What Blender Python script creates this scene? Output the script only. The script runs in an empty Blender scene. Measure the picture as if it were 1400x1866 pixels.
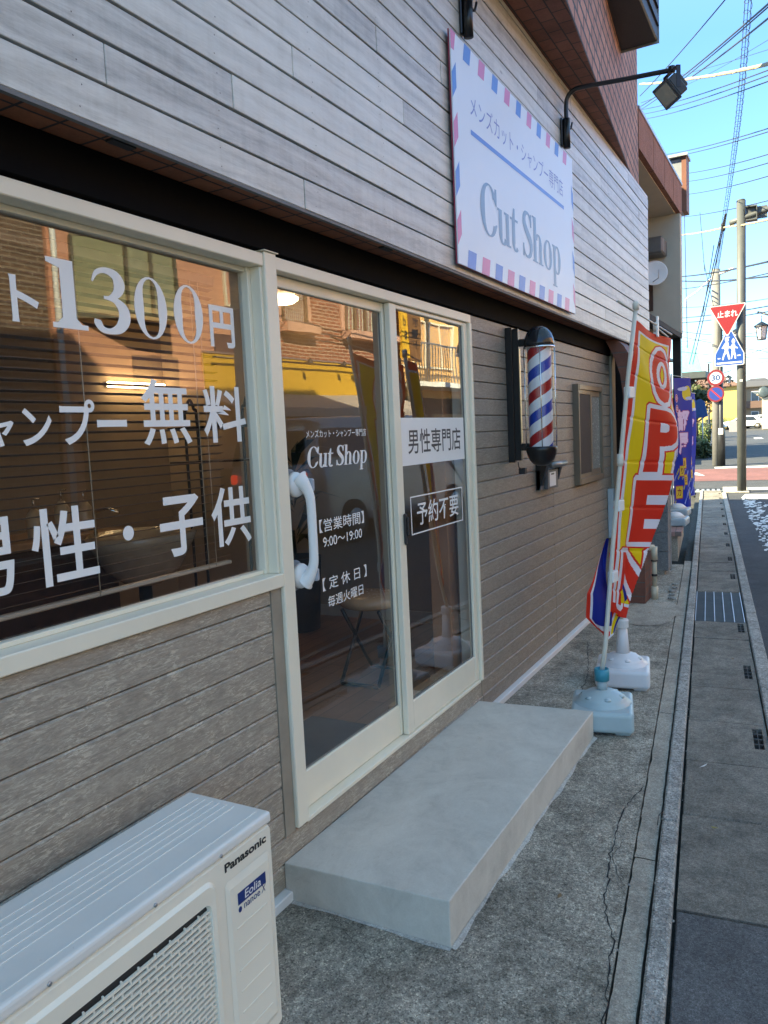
import bpy, bmesh, math, random
import numpy as np
from mathutils import Vector, Matrix
random.seed(7); rng = np.random.RandomState(5)
sc = bpy.context.scene
COL = sc.collection
R = math.radians
# ---------------------------------------------------------------- camera
F, YAW, PITCH, ROLL, CAMZ = 1405.33, R(29.043), R(5.554), R(-2.745), 1.5
def cam_setup():
    f = Vector((math.cos(YAW)*math.cos(PITCH), math.sin(YAW)*math.cos(PITCH), -math.sin(PITCH)))
    r = Vector((math.sin(YAW), -math.cos(YAW), 0)); u = r.cross(f)
    cr, sr = math.cos(ROLL), math.sin(ROLL)
    r2 = cr*r + sr*u; u2 = -sr*r + cr*u
    cd = bpy.data.cameras.new('camera'); cd.sensor_fit = 'VERTICAL'; cd.sensor_height = 24.0
    cd.lens = 24.0*F/1866; cd.clip_start = .05; cd.clip_end = 2000
    o = bpy.data.objects.new('camera', cd); COL.objects.link(o)
    m = Matrix.Identity(4)
    for i, v in enumerate((r2, u2, -f)):
        for j in range(3): m[j][i] = v[j]
    m[2][3] = CAMZ
    o.matrix_world = m; sc.camera = o
cam_setup()
# ---------------------------------------------------------------- light
TO_SUN = Vector((-.72, 1.0, .80)).normalized()
ELEV = math.asin(TO_SUN.z)
sd = bpy.data.lights.new('sun', 'SUN'); sd.energy = 5.0; sd.angle = R(.5); sd.color = (1.0, .88, .56)
so = bpy.data.objects.new('sun', sd); COL.objects.link(so)
so.rotation_euler = TO_SUN.to_track_quat('Z', 'Y').to_euler(); so.location = (0, 0, 30)
w = bpy.data.worlds.new('World'); sc.world = w; w.use_nodes = True
nt = w.node_tree; bg = nt.nodes['Background']
sky = nt.nodes.new('ShaderNodeTexSky'); sky.sky_type = 'NISHITA'; sky.sun_disc = False
sky.sun_elevation = ELEV; sky.sun_rotation = math.atan2(TO_SUN.x, TO_SUN.y)
sky.air_density = 1.0; sky.dust_density = 0.15; sky.ozone_density = 1.2; sky.altitude = 50
hs = nt.nodes.new('ShaderNodeHueSaturation'); hs.inputs['Saturation'].default_value = 1.12; nt.links.new(sky.outputs[0], hs.inputs['Color']); wb = nt.nodes.new('ShaderNodeMix'); wb.data_type = 'RGBA'; wb.blend_type = 'MULTIPLY'; wb.inputs[0].default_value = 1; wb.inputs[7].default_value = (1.07, 1.0, .83, 1); nt.links.new(hs.outputs[0], wb.inputs[6]); tcw = nt.nodes.new('ShaderNodeTexCoord'); sx = nt.nodes.new('ShaderNodeSeparateXYZ'); nt.links.new(tcw.outputs['Generated'], sx.inputs[0])
rw = nt.nodes.new('ShaderNodeValToRGB'); rw.color_ramp.elements[0].position = .0; rw.color_ramp.elements[0].color = (.40, .52, .72, 1); rw.color_ramp.elements[1].position = .70; rw.color_ramp.elements[1].color = (1.32, 1.26, 1.12, 1)
e_ = rw.color_ramp.elements.new(.40); e_.color = (.50, .66, .96, 1); nt.links.new(sx.outputs[2], rw.inputs[0])
wm2 = nt.nodes.new('ShaderNodeMix'); wm2.data_type = 'RGBA'; wm2.blend_type = 'MULTIPLY'; wm2.inputs[0].default_value = 1; nt.links.new(wb.outputs[2], wm2.inputs[6]); nt.links.new(rw.outputs[0], wm2.inputs[7]); nt.links.new(wm2.outputs[2], bg.inputs[0]); bg.inputs[1].default_value = .13
sc.view_settings.view_transform = 'Standard'; sc.view_settings.look = 'None'
sc.view_settings.exposure = 2.3; sc.view_settings.gamma = 1
sc.cycles.max_bounces = 10; sc.cycles.transparent_max_bounces = 24
sc.cycles.sample_clamp_indirect = 6
# ---------------------------------------------------------------- helpers
def lin(h):
    h = h.lstrip('#'); out = []
    for i in (0, 2, 4):
        c = int(h[i:i+2], 16)/255
        out.append(c/12.92 if c < .04045 else ((c+.055)/1.055)**2.4)
    return tuple(out)
def tag(o, label=None, cat=None, group=None, kind=None):
    for k, v in (('label', label), ('category', cat), ('group', group), ('kind', kind)):
        if v: o[k] = v
    return o
def thing(name, label, cat, loc=(0, 0, 0), rotz=0, group=None):
    o = bpy.data.objects.new(name, None); COL.objects.link(o); o.empty_display_size = .1
    o.location = loc; o.rotation_euler = (0, 0, rotz)
    return tag(o, label, cat, group)
def copy_tree(o, parent=None):
    c = o.copy(); COL.objects.link(c); c.parent = parent
    for ch in list(o.children): copy_tree(ch, c)
    return c
class MB:
    def __init__(s): s.bm = bmesh.new(); s.mi = 0
    def _fin(s, faces):
        for f in faces: f.material_index = s.mi
    def box(s, x0, x1, y0, y1, z0, z1, bev=0, M=None, seg=1):
        vs = [s.bm.verts.new((x, y, z)) for x in (x0, x1) for y in (y0, y1) for z in (z0, z1)]
        fs = [s.bm.faces.new([vs[i] for i in q]) for q in ((0, 1, 3, 2), (4, 6, 7, 5), (0, 4, 5, 1), (2, 3, 7, 6), (0, 2, 6, 4), (1, 5, 7, 3))]
        s._fin(fs)
        if bev:
            es = list({e for f in fs for e in f.edges})
            r = bmesh.ops.bevel(s.bm, geom=es, offset=bev, segments=seg, affect='EDGES', profile=.5)
            s._fin(r['faces']); vs = list({v for v in r['verts']} | {v for v in vs if v.is_valid})
        if M is not None:
            bmesh.ops.transform(s.bm, matrix=M, verts=vs)
        return s
    def quad(s, *p):
        f = s.bm.faces.new([s.bm.verts.new(q) for q in p]); f.material_index = s.mi; return s
    def mesh(s, me, fn):
        vs = [s.bm.verts.new(fn(v.co)) for v in me.vertices]
        for p in me.polygons:
            try: f = s.bm.faces.new([vs[i] for i in p.vertices]); f.material_index = s.mi
            except ValueError: pass
        return s
    def prism(s, pts, fn, d0, d1):
        a = [s.bm.verts.new(fn(x, y, d0)) for x, y in pts]; b = [s.bm.verts.new(fn(x, y, d1)) for x, y in pts]
        n = len(pts); fs = [s.bm.faces.new(a[::-1]), s.bm.faces.new(b)]
        for i in range(n): fs.append(s.bm.faces.new((a[i], a[(i+1) % n], b[(i+1) % n], b[i])))
        s._fin(fs); return s
    def tube(s, path, r, n=8, cap=True):
        path = [Vector(p) for p in path]; rs = r if isinstance(r, (list, tuple)) else [r]*len(path)
        rings = []; ref = None
        for i, p in enumerate(path):
            d = (path[min(i+1, len(path)-1)]-path[max(i-1, 0)]).normalized()
            if ref is None: ref = Vector((0, 0, 1)) if abs(d.z) < .9 else Vector((1, 0, 0))
            a = d.cross(ref)
            if a.length < 1e-4: a = d.cross(Vector((0, 1, .3)))
            a.normalize(); b = a.cross(d).normalized(); ref = b
            rings.append([s.bm.verts.new(p+(a*math.cos(t)+b*math.sin(t))*rs[i]) for t in [2*math.pi*k/n for k in range(n)]])
        fs = []
        for i in range(len(rings)-1):
            for k in range(n): fs.append(s.bm.faces.new((rings[i][k], rings[i][(k+1) % n], rings[i+1][(k+1) % n], rings[i+1][k])))
        if cap: fs += [s.bm.faces.new(rings[0][::-1]), s.bm.faces.new(rings[-1])]
        for f in fs: f.smooth = True
        s._fin(fs); return s
    def lathe(s, prof, c=(0, 0, 0), n=32, M=None, smooth=True):
        c = Vector(c); rings = []; vs = []
        for r, z in prof:
            ring = [s.bm.verts.new(c+Vector((max(r, 1e-5)*math.cos(2*math.pi*k/n), max(r, 1e-5)*math.sin(2*math.pi*k/n), z))) for k in range(n)]
            rings.append(ring); vs += ring
        fs = []
        for i in range(len(rings)-1):
            for k in range(n): fs.append(s.bm.faces.new((rings[i][k], rings[i][(k+1) % n], rings[i+1][(k+1) % n], rings[i+1][k])))
        fs += [s.bm.faces.new(rings[0][::-1]), s.bm.faces.new(rings[-1])]
        for f in fs[:-2]: f.smooth = smooth
        s._fin(fs)
        if M is not None: bmesh.ops.transform(s.bm, matrix=M, verts=vs)
        return s
    def build(s, name, mat, parent=None, loc=None, label=None, smooth=False, recalc=True):
        if recalc: bmesh.ops.recalc_face_normals(s.bm, faces=s.bm.faces)
        me = bpy.data.meshes.new(name); s.bm.to_mesh(me); s.bm.free()
        for m in (mat if isinstance(mat, (list, tuple)) else [mat]): me.materials.append(m)
        if smooth:
            for p in me.polygons: p.use_smooth = True
        o = bpy.data.objects.new(name, me); COL.objects.link(o)
        if parent: o.parent = parent
        if loc: o.location = loc
        if label: o['label'] = label
        return o
def bx(name, mat, parent, *a, **k):
    kw = {q: k.pop(q) for q in ('bev', 'M') if q in k}
    return MB().box(*a, **kw).build(name, mat, parent, **k)
# ---------------------------------------------------------------- materials
class N:
    def __init__(s, name):
        s.m = bpy.data.materials.new(name); s.m.use_nodes = True; s.t = s.m.node_tree; s.b = s.t.nodes['Principled BSDF']
        s.tc = s.t.nodes.new('ShaderNodeTexCoord')
    def n(s, typ, **k):
        x = s.t.nodes.new('ShaderNode'+typ)
        for a, v in k.items(): setattr(x, a, v)
        return x
    def l(s, a, b): s.t.links.new(a, b)
    def coord(s, scale=(1, 1, 1), rot=(0, 0, 0), loc=(0, 0, 0), src='Object'):
        m = s.n('Mapping'); m.inputs['Scale'].default_value = scale; m.inputs['Rotation'].default_value = rot; m.inputs['Location'].default_value = loc
        s.l(s.tc.outputs[src], m.inputs['Vector']); return m.outputs[0]
    def noise(s, vec, scale, detail=4, rough=.55, dist=0):
        x = s.n('TexNoise'); x.inputs['Scale'].default_value = scale; x.inputs['Detail'].default_value = detail
        x.inputs['Roughness'].default_value = rough; x.inputs['Distortion'].default_value = dist
        s.l(vec, x.inputs['Vector']); return x.outputs['Fac']
    def ramp(s, fac, stops):
        x = s.n('ValToRGB'); e = x.color_ramp.elements
        while len(e) < len(stops): e.new(.5)
        for i, (p, c) in enumerate(stops): e[i].position = p; e[i].color = (*c, 1) if len(c) == 3 else c
        s.l(fac, x.inputs[0]); return x.outputs[0]
    def mix(s, fac, a, b, mode='MIX'):
        x = s.n('Mix'); x.data_type = 'RGBA'; x.blend_type = mode
        for v, i in ((fac, 0), (a, 6), (b, 7)):
            if isinstance(v, (int, float)): x.inputs[i].default_value = v
            elif isinstance(v, tuple): x.inputs[i].default_value = (*v, 1)
            else: s.l(v, x.inputs[i])
        return x.outputs[2]
    def math(s, op, a, b=0, clamp=False):
        x = s.n('Math', operation=op); x.use_clamp = clamp
        for i, v in enumerate((a, b)):
            if isinstance(v, (int, float)): x.inputs[i].default_value = v
            else: s.l(v, x.inputs[i])
        return x.outputs[0]
    def bump(s, h, strength=.3, dist=.01, normal=None):
        x = s.n('Bump'); x.inputs['Strength'].default_value = strength; x.inputs['Distance'].default_value = dist
        s.l(h, x.inputs['Height'])
        if normal is not None: s.l(normal, x.inputs['Normal'])
        s.l(x.outputs[0], s.b.inputs['Normal']); return x.outputs[0]
    def set(s, col=None, rough=None, metal=None, spec=None):
        for v, k in ((col, 'Base Color'), (rough, 'Roughness'), (metal, 'Metallic'), (spec, 'Specular IOR Level')):
            if v is None: continue
            if isinstance(v, (int, float)): s.b.inputs[k].default_value = v
            elif isinstance(v, tuple): s.b.inputs[k].default_value = (*v, 1)
            else: s.l(v, s.b.inputs[k])
        return s.m
def plain(name, col, rough=.5, metal=0, var=.12, scale=8, bump=.05, spec=None):
    n = N(name); v = n.coord(); f = n.noise(v, scale, 5, .6); g = n.noise(v, scale*9, 3, .6)
    lo = tuple(c*(1-var) for c in col); hi = tuple(min(1, c*(1+var)) for c in col)
    c = n.ramp(f, [(.3, lo), (.7, hi)])
    rr = n.math('ADD', n.math('MULTIPLY', g, .15), rough-.07)
    if bump: n.bump(g, bump, .002)
    return n.set(c, rr, metal, spec)
def concrete(name, dark, light, scale=60, speck=.5, rough=.9, bump=.5, stain=1.0, bd=.004):
    n = N(name); v = n.coord()
    big = n.noise(v, 1.3, 7, .72, .5); mid = n.noise(v, 7, 8, .78); fine = n.noise(v, scale, 3, .7)
    vo = n.n('TexVoronoi'); vo.inputs['Scale'].default_value = scale*2.4; n.l(v, vo.inputs['Vector'])
    base = n.ramp(n.math('ADD', n.math('MULTIPLY', big, .55*stain), n.math('MULTIPLY', mid, 1-.55*stain)), [(.39, dark), (.60, light)])
    wn = n.n('TexWhiteNoise', noise_dimensions='3D'); n.l(vo.outputs['Position'], wn.inputs['Vector'])
    f2 = n.noise(v, scale*.55, 8, .9); sp = n.ramp(f2, [(.36, (.10,)*3), (.5, (.5,)*3), (.66, (.9,)*3)])
    c = n.mix(speck*.85, base, sp, 'OVERLAY')
    s2 = n.ramp(wn.outputs['Value'], [(0, (.12,)*3), (.25, (.45,)*3), (.8, (.52,)*3), (1, (.95,)*3)])
    c = n.mix(speck*.75, c, s2, 'OVERLAY')
    st_ = n.noise(v, .85, 5, .6, .8); c = n.mix(.55*stain, c, n.ramp(st_, [(.38, (.30,)*3), (.5, (.5,)*3), (.64, (.68,)*3)]), 'OVERLAY')
    n.bump(n.math('ADD', fine, n.math('MULTIPLY', vo.outputs['Distance'], .6)), bump, bd)
    return n.set(c, rough)
def siding(name, base, vein, axis='X'):
    n = N(name); v = n.coord((1.0, 1, 6.5)); v2 = n.coord((3.0, 1, 3.0))
    wob = n.noise(v, 9, 6, .62, 2.2)
    fine = n.noise(n.coord((2.2, 1, 26)), 26, 4, .7, 1.2)
    patch = n.noise(v2, 3.2, 5, .7)
    veins = n.ramp(n.noise(n.coord((.8, 1, 3.6)), 36, 6, .78, 1.2), [(.50, (0, 0, 0)), (.58, (1, 1, 1))])
    c = n.ramp(wob, [(.3, tuple(q*.72 for q in base)), (.55, base), (.75, tuple(q*1.25 for q in base))])
    c = n.mix(n.math('MULTIPLY', veins, n.ramp(patch, [(.36, (.0,)*3), (.60, (.85,)*3)])), c, vein)
    c = n.mix(.35, c, n.ramp(fine, [(.35, (.25,)*3), (.65, (.75,)*3)]), 'OVERLAY')
    n.bump(n.math('ADD', fine, n.math('MULTIPLY', wob, .7)), .35, .003)
    return n.set(c, .48)
def brick(name, c1, c2, mortar, bw, bh, ms=.006, rough=.75, rot=(0, 0, 0), offset=.5, bump=.5, src='Object'):
    n = N(name); v = n.coord((1, 1, 1), rot, src=src)
    b = n.n('TexBrick'); b.offset = offset; b.inputs['Scale'].default_value = 1; b.inputs['Brick Width'].default_value = bw
    b.inputs['Row Height'].default_value = bh; b.inputs['Mortar Size'].default_value = ms; b.inputs['Mortar Smooth'].default_value = .1
    b.inputs['Color1'].default_value = (*c1, 1); b.inputs['Color2'].default_value = (*c2, 1); b.inputs['Mortar'].default_value = (*mortar, 1)
    n.l(v, b.inputs['Vector'])
    f = n.noise(v, 5, 5, .7); g = n.noise(v, 120, 3, .6)
    c = n.mix(.55, b.outputs['Color'], n.ramp(f, [(.3, (.3,)*3), (.7, (.7,)*3)]), 'OVERLAY')
    c = n.mix(.3, c, n.ramp(g, [(.3, (.3,)*3), (.7, (.7,)*3)]), 'OVERLAY')
    n.bump(n.math('SUBTRACT', n.math('MULTIPLY', g, .15), b.outputs['Fac']), bump, .004)
    return n.set(c, rough)
FRONT = (R(90), 0, 0)         # texture X -> world X, texture Y -> world Z
def glass(name, tint=(1, 1, 1), k=2.6, rough=0.0, ior=1.5):
    n = N(name); n.t.nodes.remove(n.b); out = n.t.nodes['Material Output']
    tr = n.n('BsdfTransparent'); tr.inputs[0].default_value = (*tint, 1)
    gl = n.n('BsdfGlossy'); gl.inputs['Roughness'].default_value = rough
    bp_ = n.n('Bump'); bp_.inputs['Strength'].default_value = 1; bp_.inputs['Distance'].default_value = .0007; n.l(n.noise(n.coord(), 2.2, 2, .5), bp_.inputs['Height']); n.l(bp_.outputs[0], gl.inputs['Normal'])
    geo = n.n('NewGeometry'); dp = n.n('VectorMath', operation='DOT_PRODUCT'); n.l(geo.outputs['Incoming'], dp.inputs[0]); n.l(geo.outputs['Normal'], dp.inputs[1])
    c5 = n.math('POWER', n.math('SUBTRACT', 1, n.math('ABSOLUTE', dp.outputs['Value'])), 5)   # reflectance of a pane (both faces)
    fac = n.math('ADD', n.math('MULTIPLY', c5, .96), .04)
    mx = n.n('MixShader'); n.l(n.math('MULTIPLY', fac, k, True), mx.inputs[0]); n.l(tr.outputs[0], mx.inputs[1]); n.l(gl.outputs[0], mx.inputs[2])
    n.l(mx.outputs[0], out.inputs[0]); return n.m
def emit(name, col, st):
    n = N(name); n.b.inputs['Base Color'].default_value = (*col, 1)
    n.b.inputs['Emission Color'].default_value = (*col, 1); n.b.inputs['Emission Strength'].default_value = st; return n.m
def printed(name, rough=.6, trans=0, bump=.0, spec=None):
    n = N(name); a = n.n('Attribute'); a.attribute_name = 'Col'; n.l(a.outputs['Color'], n.b.inputs['Base Color']); n.b.inputs['Roughness'].default_value = rough
    f = n.noise(n.coord(), 260, 3, .6); n.bump(f, .12, .001)
    if trans:
        t = n.n('BsdfTranslucent'); n.l(a.outputs['Color'], t.inputs[0]); mx = n.n('MixShader'); mx.inputs[0].default_value = trans
        out = n.t.nodes['Material Output']; n.l(n.b.outputs[0], mx.inputs[1]); n.l(t.outputs[0], mx.inputs[2]); n.l(mx.outputs[0], out.inputs[0])
    return n.m
def wood_fascia():
    n = N('whitewashed_boards'); v = n.coord((1, 1, 9)); at = n.n('Attribute'); at.attribute_name = 'rnd'
    sh = n.n('VectorMath', operation='ADD'); n.l(v, sh.inputs[0])
    mul = n.n('VectorMath', operation='MULTIPLY'); n.l(at.outputs['Color'], mul.inputs[0]); mul.inputs[1].default_value = (37, 11, 53); n.l(mul.outputs[0], sh.inputs[1])
    vv = sh.outputs[0]
    g1 = n.noise(vv, 2.2, 6, .6, 1.6)
    wv = n.n('TexWave', bands_direction='Z'); wv.inputs['Scale'].default_value = .55; wv.inputs['Distortion'].default_value = 14; wv.inputs['Detail'].default_value = 4
    wv.inputs['Detail Scale'].default_value = .45; wv.inputs['Detail Roughness'].default_value = .62; n.l(vv, wv.inputs['Vector'])
    fine = n.noise(vv, 30, 4, .7, .6)
    c = n.ramp(wv.outputs['Fac'], [(.0, (.48, .475, .47)), (.3, (.61, .605, .60)), (1, (.70, .695, .685))])
    warm = n.ramp(g1, [(.35, (.48, .47, .465)), (.6, (.70, .69, .69))])
    c = n.mix(.6, c, warm)
    c = n.mix(.25, c, n.ramp(fine, [(.35, (.3,)*3), (.65, (.7,)*3)]), 'OVERLAY')
    sp = n.n('SeparateColor'); n.l(at.outputs['Color'], sp.inputs[0])
    c = n.mix(.55, c, n.ramp(sp.outputs[1], [(0, (.24, .24, .25)), (1, (.72, .71, .68))]), 'OVERLAY')
    kv = n.n('TexVoronoi'); kv.inputs['Scale'].default_value = 1.0
    km = n.coord((3.0, 1, 9)); ks = n.n('VectorMath', operation='ADD'); n.l(km, ks.inputs[0]); n.l(mul.outputs[0], ks.inputs[1]); n.l(ks.outputs[0], kv.inputs['Vector'])
    kn = n.ramp(kv.outputs['Distance'], [(.035, (1, 1, 1)), (.075, (0, 0, 0))])
    c = n.mix(n.math('MULTIPLY', kn, .55), c, (.16, .14, .13))
    rs = n.noise(n.coord((5.5, 1, .7)), 3.0, 5, .7, .3); c = n.mix(.35, c, n.ramp(rs, [(.36, (.30, .285, .26)), (.55, (.5,)*3)]), 'OVERLAY')
    c = n.mix(1.0, c, (.92, .905, .83), 'MULTIPLY')
    n.bump(n.math('ADD', fine, wv.outputs['Fac']), .18, .0015)
    return n.set(c, .42, spec=.6)
def wood_floor(name, base, pw=.1, rough=.35):
    n = N(name); v = n.coord((1, 1, 1))
    b = n.n('TexBrick'); b.inputs['Scale'].default_value = 1; b.inputs['Brick Width'].default_value = .9; b.inputs['Row Height'].default_value = pw; b.inputs['Mortar Size'].default_value = .002
    b.inputs['Color1'].default_value = (*[c*.7 for c in base], 1); b.inputs['Color2'].default_value = (*[c*1.25 for c in base], 1); b.inputs['Mortar'].default_value = (.02, .012, .008, 1)
    n.l(v, b.inputs['Vector']); g = n.noise(n.coord((1, 14, 1)), 6, 6, .7, 1)
    return n.set(n.mix(.5, b.outputs[0], n.ramp(g, [(.3, (.25,)*3), (.7, (.75,)*3)]), 'OVERLAY'), rough)
M = {}
M['siding'] = siding('wood_grain_siding', (.33, .285, .225), (.60, .535, .42))
M['siding2'] = siding('smooth_grain_siding', (.285, .245, .195), (.38, .33, .265))
M['sidetrim'] = plain('siding_trim', (.30, .26, .20), .5, var=.15)
M['alu'] = plain('cream_aluminium', (.80, .735, .58), .38, var=.05, scale=3, bump=.02)
M['alu_dk'] = plain('gasket_grey', (.20, .20, .18), .5)  # plain dark grey for glazing gaskets and the cafe window frame
M['white'] = plain('white_paint', (.78, .78, .76), .4, var=.04)
M['beam'] = plain('black_beam', (.004, .004, .0045), .8, spec=.08)
M['wood'] = wood_fascia()
M['soffit'] = brick('soffit_tiles', (.30, .105, .045), (.22, .075, .035), (.03, .02, .02), .11, .11, .004, rot=(0, 0, 0), offset=0)
M['soffit2'] = brick('overhang_tiles', (.27, .11, .075), (.18, .072, .05), (.06, .045, .04), .13, .08, .004, offset=.5)
M['bricktile'] = brick('glazed_brick_tiles', (.44, .20, .12), (.33, .14, .08), (.045, .035, .03), .21, .092, .013, .72, FRONT, .5)
M['pillar'] = brick('pillar_tiles', (.19, .07, .045), (.13, .05, .032), (.11, .09, .08), .12, .066, .005, .6, FRONT, .5)
M['pillar_s'] = brick('pillar_side_tiles', (.22, .085, .052), (.15, .058, .037), (.11, .09, .08), .12, .066, .005, .6, (R(90), 0, R(90)), .5)
M['black'] = plain('black_paint', (.012, .012, .013), .3, bump=.02)
M['blackmat'] = plain('black_plastic', (.02, .02, .021), .55)
M['steel'] = plain('galvanised_steel', (.42, .43, .44), .45, .8, var=.2, scale=30)
M['chrome'] = plain('chrome', (.75, .75, .76), .12, 1, var=.03, bump=0)
M['glass'] = glass('window_glass')
M['clear'] = glass('clear_tube', k=.7)
M['vinyl'] = plain('white_vinyl', (.80, .79, .76), .5, var=.03, scale=3, bump=.01)
M['panelwhite'] = plain('signboard_white', (.72, .76, .82), .35, var=.02, scale=2, bump=0)
M['signblue'] = plain('faded_blue_ink', (.09, .22, .62), .35, var=.06, bump=0)
M['signpink'] = plain('faded_pink_ink', (.66, .17, .34), .35, var=.06, bump=0)
M['signgrey'] = plain('faded_grey_blue_ink', (.20, .31, .44), .35, var=.06, bump=0)
M['signviolet'] = plain('faded_violet_ink', (.18, .22, .52), .35, var=.06, bump=0)
M['ac'] = plain('ivory_enamel', (.84, .78, .64), .33, var=.03, scale=2, bump=.01)
M['actop'] = plain('light_grey_enamel', (.74, .72, .66), .3, var=.04, scale=5, bump=.02)
M['dark'] = plain('dark_cavity', (.01, .01, .01), .8, bump=0)
M['navy'] = plain('navy_sticker', (.01, .03, .16), .4, bump=0)
M['step'] = None
M['asphalt'] = concrete('asphalt', (.034, .036, .040), (.060, .062, .068), 130, .75, .85, .7, .6)
M['apron'] = concrete('aggregate_concrete', (.15, .133, .102), (.50, .455, .37), 90, 1.0, .9, .9, .8, .006)
M['mortar'] = concrete('cement_strip', (.24, .215, .175), (.44, .40, .325), 120, .55, .9, .5, .8)
M['kerb'] = concrete('kerb_stone', (.25, .24, .215), (.44, .42, .38), 75, .85, .85, .8, .5, .006)
M['slab'] = concrete('gutter_slab', (.115, .105, .088), (.27, .247, .205), 150, .7, .9, .6, .7)
M['slabdark'] = concrete('dark_gutter_slab', (.08, .08, .08), (.135, .135, .135), 150, .8, .85, .6, .5)
M['block'] = concrete('grey_block', (.16, .16, .16), (.25, .25, .245), 60, .4, .9, .4, .8)
M['redroad'] = concrete('red_asphalt', (.13, .052, .048), (.19, .08, .072), 60, .4, .85, .4, .6)
M['dirt'] = concrete('gutter_dirt', (.03, .03, .028), (.06, .058, .05), 90, .8, .95, .6)
M['roadpaint'] = plain('road_paint', (.62, .62, .60), .6, var=.2, scale=14, bump=.3)
def step_mat():
    n = N('trowelled_cement'); v = n.coord(); a = n.noise(v, 2.2, 6, .62, 1.4); b = n.noise(v, 11, 5, .7, .8); f = n.noise(v, 150, 2, .6)
    c = n.ramp(n.math('ADD', n.math('MULTIPLY', a, .65), n.math('MULTIPLY', b, .35)), [(.3, (.40, .38, .33)), (.46, (.54, .515, .45)), (.62, (.63, .605, .53)), (.75, (.69, .665, .59))])
    sc_ = n.noise(v, 26, 4, .75, 2.5); c = n.mix(.5, c, n.ramp(sc_, [(.30, (.36, .35, .33)), (.38, (.5,)*3)]), 'OVERLAY'); c = n.mix(.12, c, n.ramp(f, [(.3, (.3,)*3), (.7, (.7,)*3)]), 'OVERLAY'); n.bump(n.math('ADD', b, f), .12, .002)
    return n.set(c, .62)
M['step'] = step_mat()
# ---------------------------------------------------------------- lettering
_tc = {}
def text_mesh(body, bold=0):
    k = (body, bold)
    if k in _tc: return _tc[k]
    cu = bpy.data.curves.new('lettering_source', 'FONT'); cu.body = body; cu.size = 1; cu.offset = bold; cu.resolution_u = 4
    ob = bpy.data.objects.new('lettering_source', cu); COL.objects.link(ob)
    bpy.context.view_layer.update()
    me = bpy.data.meshes.new_from_object(ob.evaluated_get(bpy.context.evaluated_depsgraph_get()))
    bpy.data.objects.remove(ob)
    _tc[k] = me; return me
def bounds(me):
    a = np.array([v.co[:] for v in me.vertices]); return a[:, 0].min(), a[:, 0].max(), a[:, 1].min(), a[:, 1].max()
def put_text(mb, body, rect, y, bold=0, flip=False, shear=0, fn=None):
    me = text_mesh(body, bold); x0, x1, y0, y1 = bounds(me); X0, X1, Z0, Z1 = rect
    def f(co):
        a = (co[0]-x0)/(x1-x0); b = (co[1]-y0)/(y1-y0)
        if flip: a = 1-a
        if fn: return fn(X0+a*(X1-X0), Z0+b*(Z1-Z0))
        return (X0+a*(X1-X0)+shear*(b*(Z1-Z0)), y, Z0+b*(Z1-Z0))
    mb.mesh(me, f)
def smooth_path(pts, k=6):
    P = [np.array(p, float) for p in pts]; out = []
    for i in range(len(P)-1):
        a, b, c, d = P[max(i-1, 0)], P[i], P[i+1], P[min(i+2, len(P)-1)]
        for j in range(k):
            t = j/k; out.append(.5*((2*b)+(-a+c)*t+(2*a-5*b+4*c-d)*t*t+(-a+3*b-3*c+d)*t**3))
    out.append(P[-1]); return out
def stroke(pts, k=6):          # list of (x, y, width) -> strip of quads as polygons
    P = smooth_path(pts, k); L = []; Rr = []
    for i, p in enumerate(P):
        d = P[min(i+1, len(P)-1)][:2]-P[max(i-1, 0)][:2]; d /= (np.linalg.norm(d)+1e-9); n = np.array([-d[1], d[0]])
        L.append(p[:2]+n*p[2]/2); Rr.append(p[:2]-n*p[2]/2)
    return [[L[i], L[i+1], Rr[i+1], Rr[i]] for i in range(len(P)-1)]
def arc(cx, cy, rx, ry, a0, a1, thick, thin, n=28, bias=0):
    L = []; Rr = []
    for i in range(n+1):
        a = R(a0+(a1-a0)*i/n); wv = thin+(thick-thin)*abs(math.cos(a))**1.6
        if bias and math.cos(a)*bias < 0: wv = thin+(thick-thin)*.45*abs(math.cos(a))**1.6
        L.append(np.array([cx+rx*math.cos(a), cy+ry*math.sin(a)])); Rr.append(np.array([cx+(rx-wv)*math.cos(a), cy+(ry-wv*.8)*math.sin(a)]))
    return [[L[i], L[i+1], Rr[i+1], Rr[i]] for i in range(n)]
def rc(x0, x1, y0, y1): return [[np.array(p) for p in ((x0, y0), (x1, y0), (x1, y1), (x0, y1))]]
def tri(*p): return [[np.array(q) for q in p]]
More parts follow.
